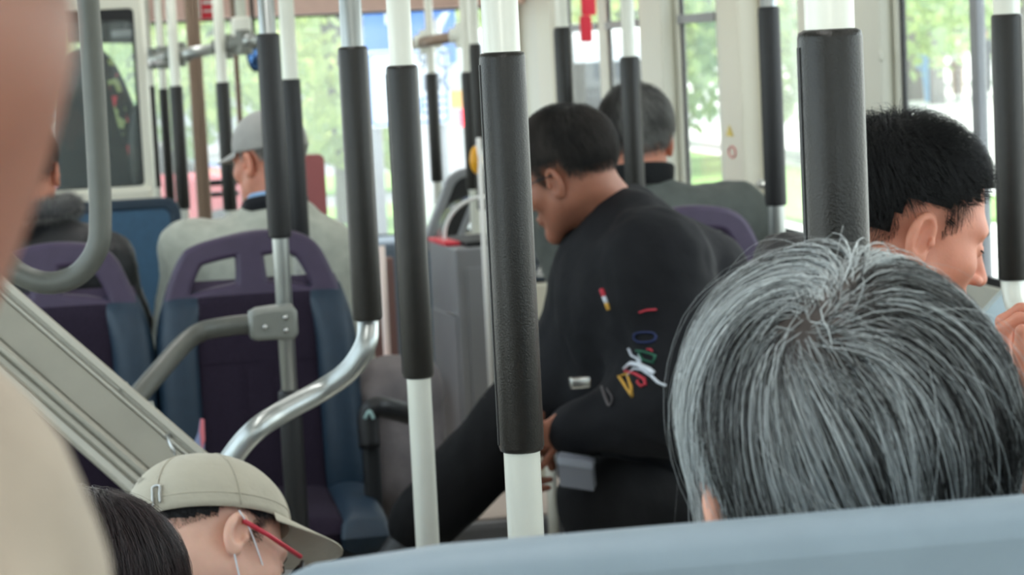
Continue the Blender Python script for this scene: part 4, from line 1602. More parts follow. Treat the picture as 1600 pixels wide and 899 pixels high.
# red notice and mirror
ct, wd, ht = quad_at(301, -8, 338, 29, 10.4)
Mx = frame(ct, EX, EZ, (0, -1, 0))
o = mk('notice', *shape2d(rrect(-wd / 2, -ht / 2, wd / 2, ht / 2, .006), [], .01, .002, Mx), M['red'], None, False)
tag(o, 'red and white notice fixed to the header over the windscreen', 'notice')
mk('pictogram_field', *shape2d(rrect(-wd / 2 + .003, -ht / 2 + .003, -wd / 2 + .035, ht / 2 - .003, .003), [], .012, .001, Mx), M['whitep'], o, False)
A = np.linspace(0, 2 * math.pi, 20)
mk('pictogram', *tube([ct + EX * (-wd / 2 + .019 + .009 * math.cos(a)) + EZ * (-.01 + .012 * math.sin(a)) - np.array([0, .008, 0]) for a in A], .002, 6, False), M['red'], o)
mk('white_line', *join([xf(box((-.008, -.024, .006), (.045, -.016, .008)), Mx), xf(box((-.008, .012, .006), (.045, .026, .008)), Mx)]), M['whitep'], o, False)
c = P(398, 84, 9.4)
o = mk('mirror', *ell(c, (.035, .02, .075), 24, 16), M['black_metal'], None)
tag(o, 'small oval driving mirror beside the cross rail end', 'mirror')
mk('mirror_arm', *tube([c + np.array([0, .01, .05]), c + np.array([0, .01, .3]), np.array([c[0], c[1] + .01, 2.31])], .008, 10), M['black_metal'], o)
mk('mirror_glass', *ell(c - np.array([0, .012, 0]), (.028, .012, .066), 24, 16), mat('blue_mirror', (90, 130, 190), .05, .9), o)

# red-brown notice board right of the capped man
c = P(500, 292, 7.2)
ct, wd, ht = quad_at(482, 243, 512, 342, 7.2)
ct[0] -= .02
o = mk('headrest_panel', *shape2d(rrect(-.055, -ht / 2, wd / 2 + .01, ht / 2, .015), [], .02, .004, frame(ct, EX, EZ, (0, -1, 0))), mat('dusty_red_panel', (160, 92, 92), .6), None, False)
tag(o, 'dusty red upright panel right of the grey capped head', 'panel')
mk('panel_post', *vtube(ct[0], ct[1] + .015, 0, ct[2] - ht / 2 + .02, .012), M['black_metal'], o)

# brown partition with pale post next to the middle of the aisle
c0 = P(611, 400, 7.3)
o = mk('side_partition', *box((P(560, 500, 7.3)[0], c0[1], .0), (P(622, 500, 7.3)[0], c0[1] + .03, P(610, 402, 7.3)[2]), .01), mat('brown_partition', (128, 98, 92), .6), None, False)
tag(o, 'brown partition panel between the two sleeved poles', 'partition')
o = mk('pale_post', *vtube(P(601, 480, 7.1)[0], P(601, 480, 7.1)[1], 0, P(594, 384, 7.1)[2], .011), mat('pale_pink_post', (240, 222, 214), .3), None)
tag(o, 'pale pinkish post between the two sleeved poles', 'post')
o = mk('step_box', *box((P(555, 600, 7.0)[0], P(600, 600, 7.0)[1], 0), (P(640, 600, 7.0)[0], P(600, 600, 7.0)[1] + .15, P(590, 577, 7.0)[2]), .012), mat('peach_plastic', (222, 164, 144), .5), None, False)
tag(o, 'peach coloured low box below the brown partition', 'box')
# wheel arch box
a0, a1 = P(690, 822, 6.2), P(905, 815, 6.2)
t = mk('wheel_arch_box', *box((a0[0] - .1, a0[1], 0), (a1[0] + .3, a0[1] + .55, a0[2]), .02), M['grey_box'], None, False)
tag(t, 'low grey wheel arch box at the foot of the fare box', 'wheel arch')
mk('top_mat', *box((a0[0] - .09, a0[1] + .02, a0[2]), (a1[0] + .3, a0[1] + .53, a0[2] + .006), .002), mat('light_step_mat', (190, 176, 166), .6), t, False)
pole(862, 760, 5.9, 'cream pole rising below the hand of the leaning man', 17, z1=P(856, 705, 5.9)[2])
q0, q1 = P(868, 755, 6.5), P(895, 785, 6.5)
# armrest with pale mark and grey coat over it
c = P(590, 660, 5.1)
t = mk('armrest', *tube(spline([P(578, 700, 5.15), P(576, 650, 5.15), P(588, 636, 5.15), P(612, 640, 5.2), P(640, 648, 5.3)], 6), .024, 16), M['rubber'], None)
tag(t, 'black armrest beside the empty seat cushion', 'armrest')
mk('armrest_mark', *tube(spline([P(570, 655, 5.10), P(577, 643, 5.10), P(584, 655, 5.10)], 5), .004, 8), mat('pale_green_mark', (150, 180, 176), .5), t)
mk('armrest_post', *box(P(567, 690, 5.16) - np.array([0, 0, 0]), P(595, 700, 5.16) + np.array([0, .05, -.5]), .01), M['black_metal'], t)
Q = [('+', 'c', 0, P(600, 600, 5.6), P(648, 590, 5.6), .06, .055), ('+', 'c', .08, P(610, 640, 5.6), P(622, 740, 5.6), .085, .085),
     ('+', 'c', .06, P(632, 720, 5.6), P(632, 790, 5.6), .065, .05), ('+', 'c', .05, P(596, 610, 5.55), P(575, 625, 5.5), .04, .025), ('+', 'c', .05, P(655, 620, 5.6), P(665, 690, 5.6), .05, .05)]
lo, hi = bounds(Q)
V, Fc = nets(lambda x: evalf(Q, x) + .008 * wob(x, 30) + .004 * wob(x, 80, 1), lo, hi, .008)
M['coat_grey'] = mat('grey_brown_nylon', (112, 104, 104), .7, noise=.15, nscale=14, bump=.4, bscale=25)
t = mk('draped_coat', V, Fc, M['coat_grey'])
tag(t, 'crumpled grey brown coat hanging beside the black armrest', 'coat')

# small items on the right wall
c = onX(1188, 288, XR - .075)
o = mk('latch', *join([ell(c, (.014, .03, .009), 16, 10), box(c - np.array([.004, .02, .014]), c + np.array([.07, .02, .014]), .004)]), M['steel'], None)
tag(o, 'small chrome latch on the cream wall panel', 'latch')
c = onX(1375, 88, XR - .036)
o = mk('wall_plug', *ell(c, (.006, .014, .014), 16, 10), M['cream'], None)
tag(o, 'round cream screw cover on the wide window pillar', 'screw cover')
ay = yr(1128) * 0
c = onX(1127, 205, XR - .071)
SX = lambda X, y, z: np.array([[0, 0, -1, X], [1, 0, 0, y], [0, 1, 0, z], [0, 0, 0, 1]], float)
M['yellow'] = mat('yellow_print', (226, 200, 90), .5)
o = mk('triangle_sticker', *shape2d([(-.04, -.012), (.04, -.012), (0, .020)], [], .002, .0005, SX(XR - .072, c[1] - .1, c[2])), M['yellow'], None, False)
tag(o, 'small yellow triangle sticker on the cream wall panel', 'sticker')
c = onX(1131, 236, XR - .071)
A = np.linspace(0, 2 * math.pi, 30)
o = mk('round_sticker', *tube([np.array([XR - .072, c[1] - .1 + .038 * math.cos(a), c[2] + .017 * math.sin(a)]) for a in A] , .002, 6, False), M['red'], None, False)
tag(o, 'small red ring sticker below the yellow triangle', 'sticker')
# red hanging tag
t = empty('red_tag', P(917, -40, 8.8), 'red two-piece tag hanging by the right front windows', 'tag')
for (x0, y0, x1, y1, nm) in ((908, -60, 928, 22, 'upper_tag'), (908, 26, 923, 64, 'lower_tag')):
    ct, wd, ht = quad_at(x0, y0, x1, y1, 8.8)
    mk(nm, *shape2d(rrect(-wd / 2, -ht / 2, wd / 2, ht / 2, .006), [], .02, .004, frame(ct, (1, 0, -.03), EZ, (0, -1, 0))), M['red'], t, False)
mk('cord', *tube([P(916, 16, 8.8), P(916, 34, 8.8)], .004, 8), M['red'], t)

# driver's seat and flowered strap behind the bulkhead glass
ds = P(150, 230, 9.35)
t = empty('driver_seat', (ds[0], ds[1], 0), 'black high-backed driver seat with a flowered cover behind the bulkhead glass', 'driver seat')
D_ = 9.35
s_ = D_ / F
Mx = frame(ds, EX, EZ, (0, -1, 0))
ol = [(-40 * s_, -220 * s_), (-52 * s_, -60 * s_), (-50 * s_, 40 * s_), (-40 * s_, 110 * s_), (-28 * s_, 138 * s_), (0, 143 * s_), (20 * s_, 134 * s_), (42 * s_, 90 * s_), (60 * s_, 20 * s_), (72 * s_, -60 * s_), (70 * s_, -220 * s_)]
mk('seat_back', *shape2d([tuple(q[:2]) for q in spline([(a, b, 0) for a, b in ol], 5)], [], .10, .03, Mx), mat('black_seat_cloth', (34, 36, 42), .8), t)
Mf = bpy.data.materials.new('flowered_cloth')
Mf.use_nodes = True
nt = Mf.node_tree
bb = nt.nodes['Principled BSDF']
bb.inputs['Roughness'].default_value = .8
vo = nt.nodes.new('ShaderNodeTexVoronoi')
vo.inputs['Scale'].default_value = 30
tc = nt.nodes.new('ShaderNodeTexCoord')
nt.links.new(tc.outputs['Object'], vo.inputs[0])
rr = nt.nodes.new('ShaderNodeValToRGB')
rr.color_ramp.interpolation = 'CONSTANT'
e = rr.color_ramp.elements
e[0].position, e[0].color = 0, lin(30, 28, 34)
e[1].position, e[1].color = .55, lin(150, 160, 110)
for ps, cc in ((.7, (190, 50, 70)), (.82, (34, 30, 36)), (.93, (210, 190, 170))):
    x = e.new(ps)
    x.color = lin(*cc)
nt.links.new(vo.outputs['Color'], rr.inputs[0])
nt.links.new(rr.outputs[0], bb.inputs['Base Color'])
sp = spline([P(168, 95, 9.25), P(182, 145, 9.25), P(192, 190, 9.25), P(205, 225, 9.25), P(214, 260, 9.25)], 8)
mk('flowered_strap', *tube(sp, .022, 14, flat=.35), Mf, t)
mk('seat_pad', *box((ds[0] - .2, ds[1], .45), (ds[0] + .2, ds[1] + .5, .58), .03), M['rubber'], t)
mk('pedestal', *vtube(ds[0], ds[1] + .25, 0, .46, .12), M['black_metal'], t)
# dark coat hanging at the right of the driver seat and visor
o = mk('dark_bag', *ell(P(221, 240, 9.2), (.05, .05, .20), 20, 16), M['rubber'], None)
tag(o, 'dark bag hanging beside the driver seat', 'bag')
c0, c1 = P(105, 72, 10.2), P(214, 20, 10.2)
o = mk('sun_visor', *shape2d([(0, 0), (.31, -.02), (.31, .14), (0, .14)], [], .02, .004, frame((c0[0], c0[1], c0[2] + .02), EX, EZ, (0, -1, 0))), M['rubber'], None, False)
tag(o, 'black sun visor at the top of the driver cab', 'sun visor')
for q in (.04, .27):
    mk('visor_arm', *tube([np.array([c0[0] + q, c0[1], c0[2] + .1]), np.array([c0[0] + q, c0[1], 2.31])], .006, 10), M['black_metal'], o)
c = P(193, 52, 10.0)
o = mk('cab_mirror', *box(c - np.array([.05, .01, .015]), c + np.array([.05, .01, .015]), .006), M['grey_box'], None)
tag(o, 'small grey mirror below the black sun visor', 'mirror')
mk('mirror_arm', *tube([c, np.array([c[0], c[1], 2.31])], .007, 10), M['black_metal'], o)

# foreground bench back
pl, pr = P(425, 897, 1.13), P(1600, 788, 1.13)
yb = 1.1
zl = onY(1500, 793, yb)[2] - .0135
xl_ = onY(440, 890, yb)[0]
Q_x1 = XR - .35
outl = [(xl_ - .05, .45), (xl_ - .045, zl - .06), (xl_ - .02, zl - .018), (xl_ + .02, zl - .004), (xl_ + .08, zl), (Q_x1 - .05, zl), (Q_x1, zl - .04), (Q_x1 + .01, .45)]
t = empty('bench', ((xl_ + Q_x1) / 2, yb, 0), 'blue grey bench with its rounded back running across the bottom edge', 'seat')
mk('bench_back', *shape2d(outl, [], .045, .016, frame((0, yb + .0, 0), EX, EZ, (0, -1, 0))), M['grey_bar'], t)
mk('bench_cushion', *box((xl_ - .04, yb + .03, .38), (Q_x1, yb + .47, .45), .03), M['blue_vinyl'], t)
mk('leg', *box((xl_ + .1, yb + .1, 0), (xl_ + .16, yb + .4, .38), .01), M['black_metal'], t)
mk('leg', *box((Q_x1 - .2, yb + .1, 0), (Q_x1 - .14, yb + .4, .38), .01), M['black_metal'], t)
# white out-of-view strips made up to go with the added fill lamps
for i, (x, y, e_) in enumerate(FILL_LAMPS):
    o = mk('fill_lamp', *box((x - .08, y - .77, 2.255), (x + .08, y + .77, 2.3), .01), M['whitep'], None, False)
    tag(o, 'long white added fill lamp strip, out of view, %s row, %s from the rear' % ('left' if x < 1 else 'right', ('first', 'second', 'third', 'fourth')[i // 2]), 'ceiling lamp', 'added fill lamp strips')
# pink and blue card near the seat
c = P(312, 680, 5.05)
o = mk('folded_card', *shape2d([(-.012, -.045), (.006, -.045), (.009, -.01), (.010, .03), (.004, .033), (-.002, .005), (-.014, -.02)], [], .004, .001, frame(c, EX, EZ, (0, -1, 0))), mat('pale_lilac_card', (150, 160, 200), .5), None, False)
tag(o, 'small lilac card with pink edge above the khaki cap', 'card')
mk('pink_edge', *shape2d([(.003, -.03), (.010, -.012), (.011, .033), (.005, .034), (.001, .008)], [], .006, .001, frame(c, EX, EZ, (0, -1, 0))), mat('pink_card', (232, 130, 140), .5), o, False)

def low_bench(c, w, d, z, yaw, label):
    t = empty('bench', (c[0], c[1], 0), label, 'bench')
    r = rot(yaw)
    f = lambda lo, hi, b: (box(lo, hi, b)[0] @ r.T + np.array([c[0], c[1], 0]), box(lo, hi, b)[1])
    mk('cushion', *f((-w / 2, -d / 2, z - .12), (w / 2, d / 2, z - .045), .025), M['blue_vinyl'], t)
    for s in (-1, 1):
        mk('leg', *f((s * w * .35 - .02, -.12, 0), (s * w * .35 + .02, .12, z - .11), .005), M['black_metal'], t)
# ------------------------------------------------------------------ people
def skin(name, c, red=0.): return mat(name, c, .48, noise=.07, nscale=35, sss=.25, bump=.05, bscale=300, spec=.4)
M['skin_a'] = skin('skin_light', (214, 158, 136))
M['skin_b'] = skin('skin_tanned', (152, 100, 80))
M['skin_c'] = skin('skin_warm', (208, 140, 116))
M['skin_d'] = skin('skin_pale', (222, 176, 156))
def cloth(name, c, **k): return mat(name, c, k.pop('rough', .85), noise=k.pop('noise', .1), nscale=k.pop('nscale', 30), bump=k.pop('bump', .3), bscale=k.pop('bscale', 22), spec=.25, sheen=k.pop('sheen', .1), **k)
M['black_cloth'] = cloth('black_jersey', (19, 20, 24), sheen=0)
M['black_trouser'] = cloth('black_trousers', (13, 13, 15), sheen=0)
M['beige_cloth'] = cloth('pale_beige_jacket', (176, 178, 166))
M['grey_cloth'] = cloth('olive_grey_jacket', (92, 96, 92))
M['tan_cloth'] = cloth('tan_jacket', (164, 151, 136))
M['navy_cloth'] = cloth('dark_navy_cloth', (36, 40, 52))
M['shoe'] = mat('black_shoe', (24, 24, 25), .5)
M['hair'] = hair_mat('hair_strands')
M['hair_soft'] = hair_mat('hair_strands_soft', .5, .35)
M['cap_khaki'] = mat('khaki_cotton_cap', (178, 171, 154), .85, noise=.05, nscale=18, bump=.25, bscale=40, sheen=.1)
M['cap_grey'] = mat('grey_cotton_cap', (158, 156, 152), .85, noise=.06, nscale=18, bump=.25, bscale=40, sheen=.1)
M['mask_white'] = mat('white_face_mask', (226, 230, 238), .8, bump=.15, bscale=60)
M['frame_red'] = mat('red_glasses_temple', (196, 46, 66), .4)
M['frame_black'] = mat('black_glasses_frame', (26, 26, 28), .35)

def loc(Mx, p): return np.array(Mx)[:3, :3] @ np.array(p) + np.array(Mx)[:3, 3]
def origin_from(px, py, D, R, local, hs=1.0): return P(px, py, D) - R @ np.array(local) * hs

# ---- 1. grey haired person in front (seen from behind)
R = rot(6, -4, -5)
hp = P(1326, 772, 1.42)
J = seated_joints(hp, 4, .47, lean=.03)
o, Mh = make_person('person with long streaked grey hair seen from behind on the front bench', hp, R, J, M['skin_a'], hs=1.12)
jacket(J, M['navy_cloth'], o, hp)
trousers(J, M['black_trouser'], o)
shoes(J, M['shoe'], o)
def reg_full(p):
    x, y, z = p[:, 0], p[:, 1], p[:, 2]
    return (z > np.where(y > .02, .05 + (y - .02) * .5, -.055)) & ~((np.abs(x) > .062) & (y > -.012) & (y < .05) & (z < .035))
lit_grey_side = lambda r: np.clip(-r[:, 0] * 9.0, -.78, .34) + np.where(r[:, 2] > .11, .16, 0)  # uneven greying plus light from the left painted into strand tone, darker to the right
hair(Mh, o, 17000, (.14, .25), reg_full, two_tone((30, 28, 27), (196, 202, 203), bias=-.30, contrast=2.2, side=lit_grey_side), M['hair'],
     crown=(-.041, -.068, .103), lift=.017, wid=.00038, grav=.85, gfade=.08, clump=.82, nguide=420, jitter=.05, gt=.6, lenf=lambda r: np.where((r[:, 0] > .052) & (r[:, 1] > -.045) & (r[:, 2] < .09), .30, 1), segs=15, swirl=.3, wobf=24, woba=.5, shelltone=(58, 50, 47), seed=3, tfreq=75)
hair(Mh, o, 260, (.08, .15), reg_full, two_tone((60, 58, 56), (190, 196, 198), .2), M['hair'], crown=(-.041, -.068, .103), lift=.022, wid=.00020, grav=.7, segs=12, swirl=.6, woba=1.4, jitter=.3, shell=False, seed=4, name='flyaway_hair')

# ---- 2. black haired man at right, profile
R = rot(-92, -18, 0)
hp = origin_from(1447, 374, 2.75, R, (.088, .0, -.004), 1.02)
J = seated_joints(hp, -70, .47, lean=.10)
hd = frame(P(1590, 600, 2.65), (0.1, .4, -.9), (.35, .1, .9), (.9, -.3, 0))
hand_m = frame(P(1592, 596, 2.65), (-.45, -.85, .1), (-.45, .10, .88), (-.7, .5, -.4))
J['elR'] = P(1665, 760, 2.6)
J['wrR'] = hand_m[:3, 3] - hand_m[:3, 1] * .085
o, Mh = make_person('man with short black hair in profile looking down at the right', hp, R, J, M['skin_c'], hs=1.02, nr=.048, hres=.0024, hands={'R': hand_m})
ring_collar(o, J['nb'] + (hp - J['nb']) * .12, hp - J['nb'], J['f'], .068, .045, .010, cloth('dark_brown_collar', (90, 68, 58)), flare=.010)
jacket(J, cloth('brown_jacket', (112, 84, 72)), o, hp)
trousers(J, M['black_trouser'], o)
shoes(J, M['shoe'], o)
regm = short_region(front=.058, fz=.074, earx=.2)
for sd_ in (1, -1):
    hair(Mh, o, 1500, (.020, .030), lambda p: (p[:, 0] * sd_ > .050) & (p[:, 1] > .018) & (p[:, 1] < .042) & (p[:, 2] > .008) & (p[:, 2] < .060), two_tone((14, 14, 15), (36, 34, 34)), M['hair_soft'], lift=.003, wid=.0004, grav=1.4, segs=4, swirl=0, woba=.1, shell=False, seed=66, name='sideburn', edge_f=1.3, RR=HR * np.array([1.07, 1, 1]))
hair(Mh, o, 13000, (.022, .040), regm, two_tone((12, 12, 13), (34, 33, 34), -.1), M['hair_soft'], crown=(0, -.05, .12), lift=.017, wid=.00034, grav=.25, segs=6, swirl=.5, woba=.3, shelltone=(14, 14, 15), seed=5, edge_f=.14)
hair(Mh, o, 500, (.04, .06), lambda p: regm(p) & (p[:, 2] > .10), two_tone((12, 12, 13), (34, 33, 34)), M['hair_soft'], lift=.024, wid=.00025, grav=.05, segs=7, swirl=1.0, woba=1.2, shell=False, seed=6, name='stray_hair')
def face_bits(Mh, o, c=(24, 20, 20), brow=True, side=(-1, 1)):
    m = mat('brow_hair', c, .7)
    for s in side:
        if brow:
            b = spline([loc(Mh, (s * .016, .0935, .018)), loc(Mh, (s * .030, .0905, .0225)), loc(Mh, (s * .046, .0765, .018))], 5)
            mk('eyebrow', *tube(b, [.0012] + [.0028] * (len(b) - 2) + [.0008], 8), m, o)
        b = spline([loc(Mh, (s * .021, .0895, .001)), loc(Mh, (s * .031, .0925, -.0015)), loc(Mh, (s * .043, .0855, .000))], 5)
        mk('eyelashes', *tube(b, .0011, 8), m, o)
face_bits(Mh, o)

# ---- 3. leaning man in black, head turned left
R = rot(52, -18, -6)
hs = 1.0
hp = origin_from(862, 288, 4.55, R, (-.088, .0, -.004), hs)
J = seated_joints(hp, 60, .42, lean=.3, shw=.2)
J['nb'] = P(968, 352, 4.68)
J['shL'] = P(1022, 415, 4.46)
J['shR'] = P(950, 440, 4.80)
J['chest'] = P(985, 500, 4.66)
J['hip'] = P(1075, 760, 4.72)
J['f'] = np.array([-.85, .3, -.25]) / np.linalg.norm([-.85, .3, -.25])
J['elL'], J['wrL'] = P(1055, 640, 4.36), P(895, 672, 4.42)
J['elR'], J['wrR'] = P(880, 585, 4.74), P(832, 650, 4.66)
J['hpL'], J['hpR'] = P(1060, 800, 4.6), P(1075, 775, 4.82)
J['knL'], J['anL'] = P(935, 778, 4.50), P(955, 1010, 4.5)
J['knR'], J['anR'] = P(848, 612, 4.78), P(652, 822, 4.85)
J['foot'] = np.array([-.5, .2, -.8])
handL = frame(P(868, 672, 4.42), (.1, -.4, .9), (-.85, 0, -.35), (.4, .9, .2))
handR = frame(P(822, 705, 4.64), (.5, .8, .1), (-.3, .1, -.95), (-.85, .45, .2))
o, Mh = make_person('leaning man in a black sweatshirt with a white jumping figure on the sleeve', hp, R, J, M['skin_b'], hs=hs, nr=.060, hands={'L': handL, 'R': handR})
leaner = o
JQ = [(q[0], q[1], max(q[2], .10) if i else 0) + tuple(q[3:]) for i, q in enumerate(torso_prims(J, .030))] + [('+', 'c', .10, P(1000, 385, 4.60), P(1060, 560, 4.47), .085, .09), ('+', 'c', .05, P(985, 345, 4.70), P(1080, 440, 4.66), .060, .095), ('+', 'c', .08, P(1080, 450, 4.66), P(1120, 640, 4.70), .10, .14),
    ('+', 'c', .08, P(950, 430, 4.68), P(985, 600, 4.66), .09, .13), ('+', 'c', .06, P(1040, 420, 4.50), P(1075, 600, 4.40), .07, .07), ('+', 'c', .06, P(945, 440, 4.80), P(898, 580, 4.76), .050, .062)]
up_ = (hp - J['nb']) / np.linalg.norm(hp - J['nb'])
JQ.append(('-', 'c', .01, J['nb'] + up_ * .01, J['nb'] + up_ * .25, .060, .080))
jk = garment('sweatshirt', JQ, M['black_cloth'], o, .008, .009, 20)
garment('trousers', leg_prims(J, .018) + [('+', 'c', .04, P(845, 620, 4.78), P(672, 805, 4.83), .085, .068)], M['black_trouser'], o, .010, .006, 22)
for s, d in (('L', (-.9, .2, -.3)), ('R', (-.35, .1, -.9))):
    a = J['an' + s]
    d = np.array(d) / np.linalg.norm(d)
    e = a + np.array([-.03, 0, -.06])
    Q = [('+', 'c', 0, a, e, .045, .042), ('+', 'c', .03, e, e + np.array([-.12, .0, -.10]) * (1 if s == 'R' else 1.2), .042, .034)]
    lo, hi = bounds(Q, .01)
    mk('shoe', *nets(lambda x: evalf(Q, x), lo, hi, .008), M['shoe'], o)
ring_collar(o, J['nb'] + np.array([-.01, 0, .0]), hp - J['nb'], J['f'], .064, .022, .012, M['black_cloth'], flare=.006, gap=40)
ring_collar(o, J['nb'] + np.array([-.012, -.002, .0]), hp - J['nb'], J['f'], .060, .020, .005, cloth('slate_shirt', (86, 96, 116)), name='shirt_collar', flare=.004, gap=50)
regs = short_region(front=.058, fz=.074, nape=-.050)
hair(Mh, o, 11000, (.030, .050), regs, two_tone((26, 25, 25), (84, 78, 74), -.15), M['hair_soft'], lift=.013, wid=.00045, grav=.30, segs=7, swirl=.5, woba=.7, shelltone=(22, 21, 21), seed=8)
face_bits(Mh, o, side=(-1,))
# glasses
gl = mk('glasses', *tube([loc(Mh, (-.082, -.004, .012)), loc(Mh, (-.078, .04, .012)), loc(Mh, (-.062, .092, .010))], .0016, 8), M['frame_black'], o)
A = np.linspace(0, 2 * math.pi, 26)
for s in (-1, 1):
    mk('lens_rim', *tube([loc(Mh, (s * .034 + .025 * math.cos(a), .108 - .012 * abs(math.cos(a)) * (1 if s * math.cos(a) > 0 else 0), .0 + .018 * math.sin(a))) for a in A], .0014, 6, False), M['frame_black'], gl)
# sleeve graphics, laid on the sleeve surface
jme = jk.data
from mathutils.bvhtree import BVHTree
def decal(obj, name, pts, D, wpx, m, parent, closed=False, off=.003):
    """stitched cord following the garment surface through the given pixels"""
    bvh = BVHTree.FromPolygons([v.co + Vector(wloc(obj)) for v in obj.data.vertices], [tuple(p.vertices) for p in obj.data.polygons])
    out = []
    for (x, y) in pts:
        d = Vector(ray(x, y)).normalized()
        h = bvh.ray_cast(Vector(CAM), d)
        if h[0] is not None: out.append(np.array(h[0]) - np.array(d) * off)
    if len(out) < 2: return None
    return mk(name, *tube(np.array(out), wpx * D / F / 2, 8, flat=.5), m, parent)
def sp2(pts, n=6): return [tuple(q[:2]) for q in spline([(a, b, 0) for a, b in pts], n)]
M['p_white'] = mat('white_sleeve_print', (205, 212, 222), .7)
M['p_red'] = mat('red_sleeve_print', (190, 52, 68), .7)
M['p_yel'] = mat('yellow_sleeve_print', (206, 160, 66), .7)
M['p_grn'] = mat('green_sleeve_print', (28, 92, 70), .7)
M['p_blu'] = mat('blue_sleeve_print', (34, 48, 96), .7)
M['p_gry'] = mat('grey_sleeve_print', (84, 80, 82), .7)
for nm, pts, wd, mm in (
        ('jumping_figure', [(980, 588), (990, 576), (1003, 578), (1018, 588), (1028, 598), (1040, 603)], 6, 'p_white'),
        ('jumping_figure_body', [(977, 576), (986, 568), (998, 570), (1012, 577), (1020, 584)], 13, 'p_white'),
        ('jumping_figure_arm', [(1000, 570), (995, 560), (987, 556), (982, 545)], 5, 'p_white'),
        ('jumping_figure_leg', [(1000, 568), (1000, 560), (998, 552)], 4, 'p_white'),
        ('sleeve_bar', [(998, 489), (1010, 485), (1026, 484)], 6, 'p_red'),
        ('blue_letter', sp2([(990, 523), (1000, 520), (1018, 520), (1025, 526), (1018, 534), (998, 535), (990, 529), (992, 523)]), 5, 'p_blu'),
        ('green_letter', [(994, 548), (1008, 550), (1024, 556), (1020, 567), (1004, 562), (998, 552)], 6, 'p_grn'),
        ('red_letter', [(977, 580), (992, 584), (1006, 592), (1009, 600), (1001, 604), (996, 598), (998, 594)], 7, 'p_red'),
        ('yellow_letter', [(967, 588), (976, 602), (988, 620), (986, 604), (980, 584), (970, 588)], 6, 'p_yel'),
        ('grey_letter', sp2([(940, 604), (946, 622), (952, 634), (956, 622), (948, 608)]), 5, 'p_gry'),
        ('red_dot', [(1011, 546), (1016, 546), (1019, 549)], 5, 'p_red'),
        ('chest_label', [(941, 452), (945, 464)], 11, 'p_red'),
        ('chest_label', [(945, 464), (949, 474)], 11, 'p_white'),
        ('chest_label', [(949, 474), (952, 484)], 11, 'p_yel')):
    decal(jk, nm, pts, 4.4, wd, M[mm], jk)
# silver watch like clip and grey box on lap
c = P(906, 598, 4.35)
o2 = mk('clasp', *box(c - np.array([.02, .012, .011]), c + np.array([.02, .012, .011]), .005), M['steel'], None)
tag(o2, 'small silver clasp shining on the dark sleeve fold', 'clasp')
Mx = frame(P(902, 738, 4.36), (1, .35, -.28), (0, .2, 1), (-.3, -1, .0))
V, Fc = box((-.038, -.027, -.03), (.038, .027, .03), .004)
o2 = mk('carried_box', *xf((V, Fc), Mx), mat('grey_card_box', (96, 98, 106), .5), None, False)
tag(o2, 'small grey box resting on the lap of the leaning man', 'box')
mk('lid', *xf(box((-.040, .014, -.032), (.040, .029, .032), .004), Mx), mat('pale_grey_lid', (128, 132, 142), .5), o2, False)

# ---- 4. front right man with grey hair and jacket
R = rot(-8, -6, 0)
hs = 1.06
hp = P(994, 224, 5.95)
J = seated_joints(hp, -4, .45, lean=.08, shw=.215, nbd=.15)
J['shL'] += np.array([0, 0, .03]); J['shR'] += np.array([.03, 0, -.0])
J['elL'] = P(912, 480, 5.85)
J['wrL'] = P(895, 570, 5.75)
o, Mh = make_person('grey haired man in an olive grey jacket by the right windows, back turned', hp, R, J, M['skin_c'], hs=hs)
jacket(J, M['grey_cloth'], o, hp, fat=.034, wr=.008)
ring_collar(o, J['nb'] + np.array([0, 0, .035]), hp - J['nb'], J['f'], .070, .055, .014, cloth('black_rib', (24, 25, 27)), flare=.006)
trousers(J, M['black_trouser'], o)
shoes(J, M['shoe'], o)
hair(Mh, o, 9000, (.03, .045), short_region(nape=-.058), two_tone((40, 37, 36), (168, 166, 162), -.12, side=lambda r: np.clip(r[:, 0] * 4, -.3, .3) + np.where(r[:, 2] > .1, -.1, .08)), M['hair_soft'], lift=.022, wid=.0005, grav=.3, segs=7, swirl=.5, woba=.8, shelltone=(40, 38, 37), seed=12)

# ---- 5. grey capped man, beige jacket
R = rot(42, -6, 0)
hs = 1.02
hp = origin_from(384, 258, 5.95, R, (-.085, .0, -.004), hs)
J = seated_joints(hp, 4, .45, lean=.08, shw=.20, nbd=.15)
J['nb'] = P(432, 345, 6.0)
J['shL'], J['shR'] = P(305, 398, 5.98), P(503, 402, 6.02)
for s, x in (('L', 275), ('R', 535)):
    J['el' + s] = P(x, 560, 6.05)
o, Mh = make_person('older man in a grey cap and pale beige jacket, back turned', hp, R, J, M['skin_c'], hs=hs)
jacket(J, M['beige_cloth'], o, hp, fat=.034, wr=.009, wf=24)
ring_collar(o, J['nb'] + np.array([0, 0, .022]), hp - J['nb'], (-.5, .8, 0), .074, .034, .012, cloth('black_inner_collar', (30, 31, 36)), flare=.004)
ring_collar(o, J['nb'] + np.array([0, 0, .026]), hp - J['nb'], (-.5, .8, 0), .068, .042, .006, cloth('sky_blue_shirt', (150, 186, 226)), name='shirt_collar', flare=.002, gap=60)
trousers(J, M['black_trouser'], o)
shoes(J, M['shoe'], o)
hair(Mh, o, 5000, (.02, .03), lambda p: short_region(nape=-.048)(p) & (p[:, 2] < .05), two_tone((96, 92, 90), (190, 188, 184), 0), M['hair_soft'], lift=.008, wid=.0005, grav=.4, segs=5, shelltone=(120, 116, 112), seed=13)
cr_, br_ = cap_geo(Rc=(.085, .108, .092), c=(0, -.010, .040))
cp = mk('cap', *xf(cr_, Mh), M['cap_grey'], o)
mk('brim', *xf(br_, Mh), M['cap_grey'], cp)
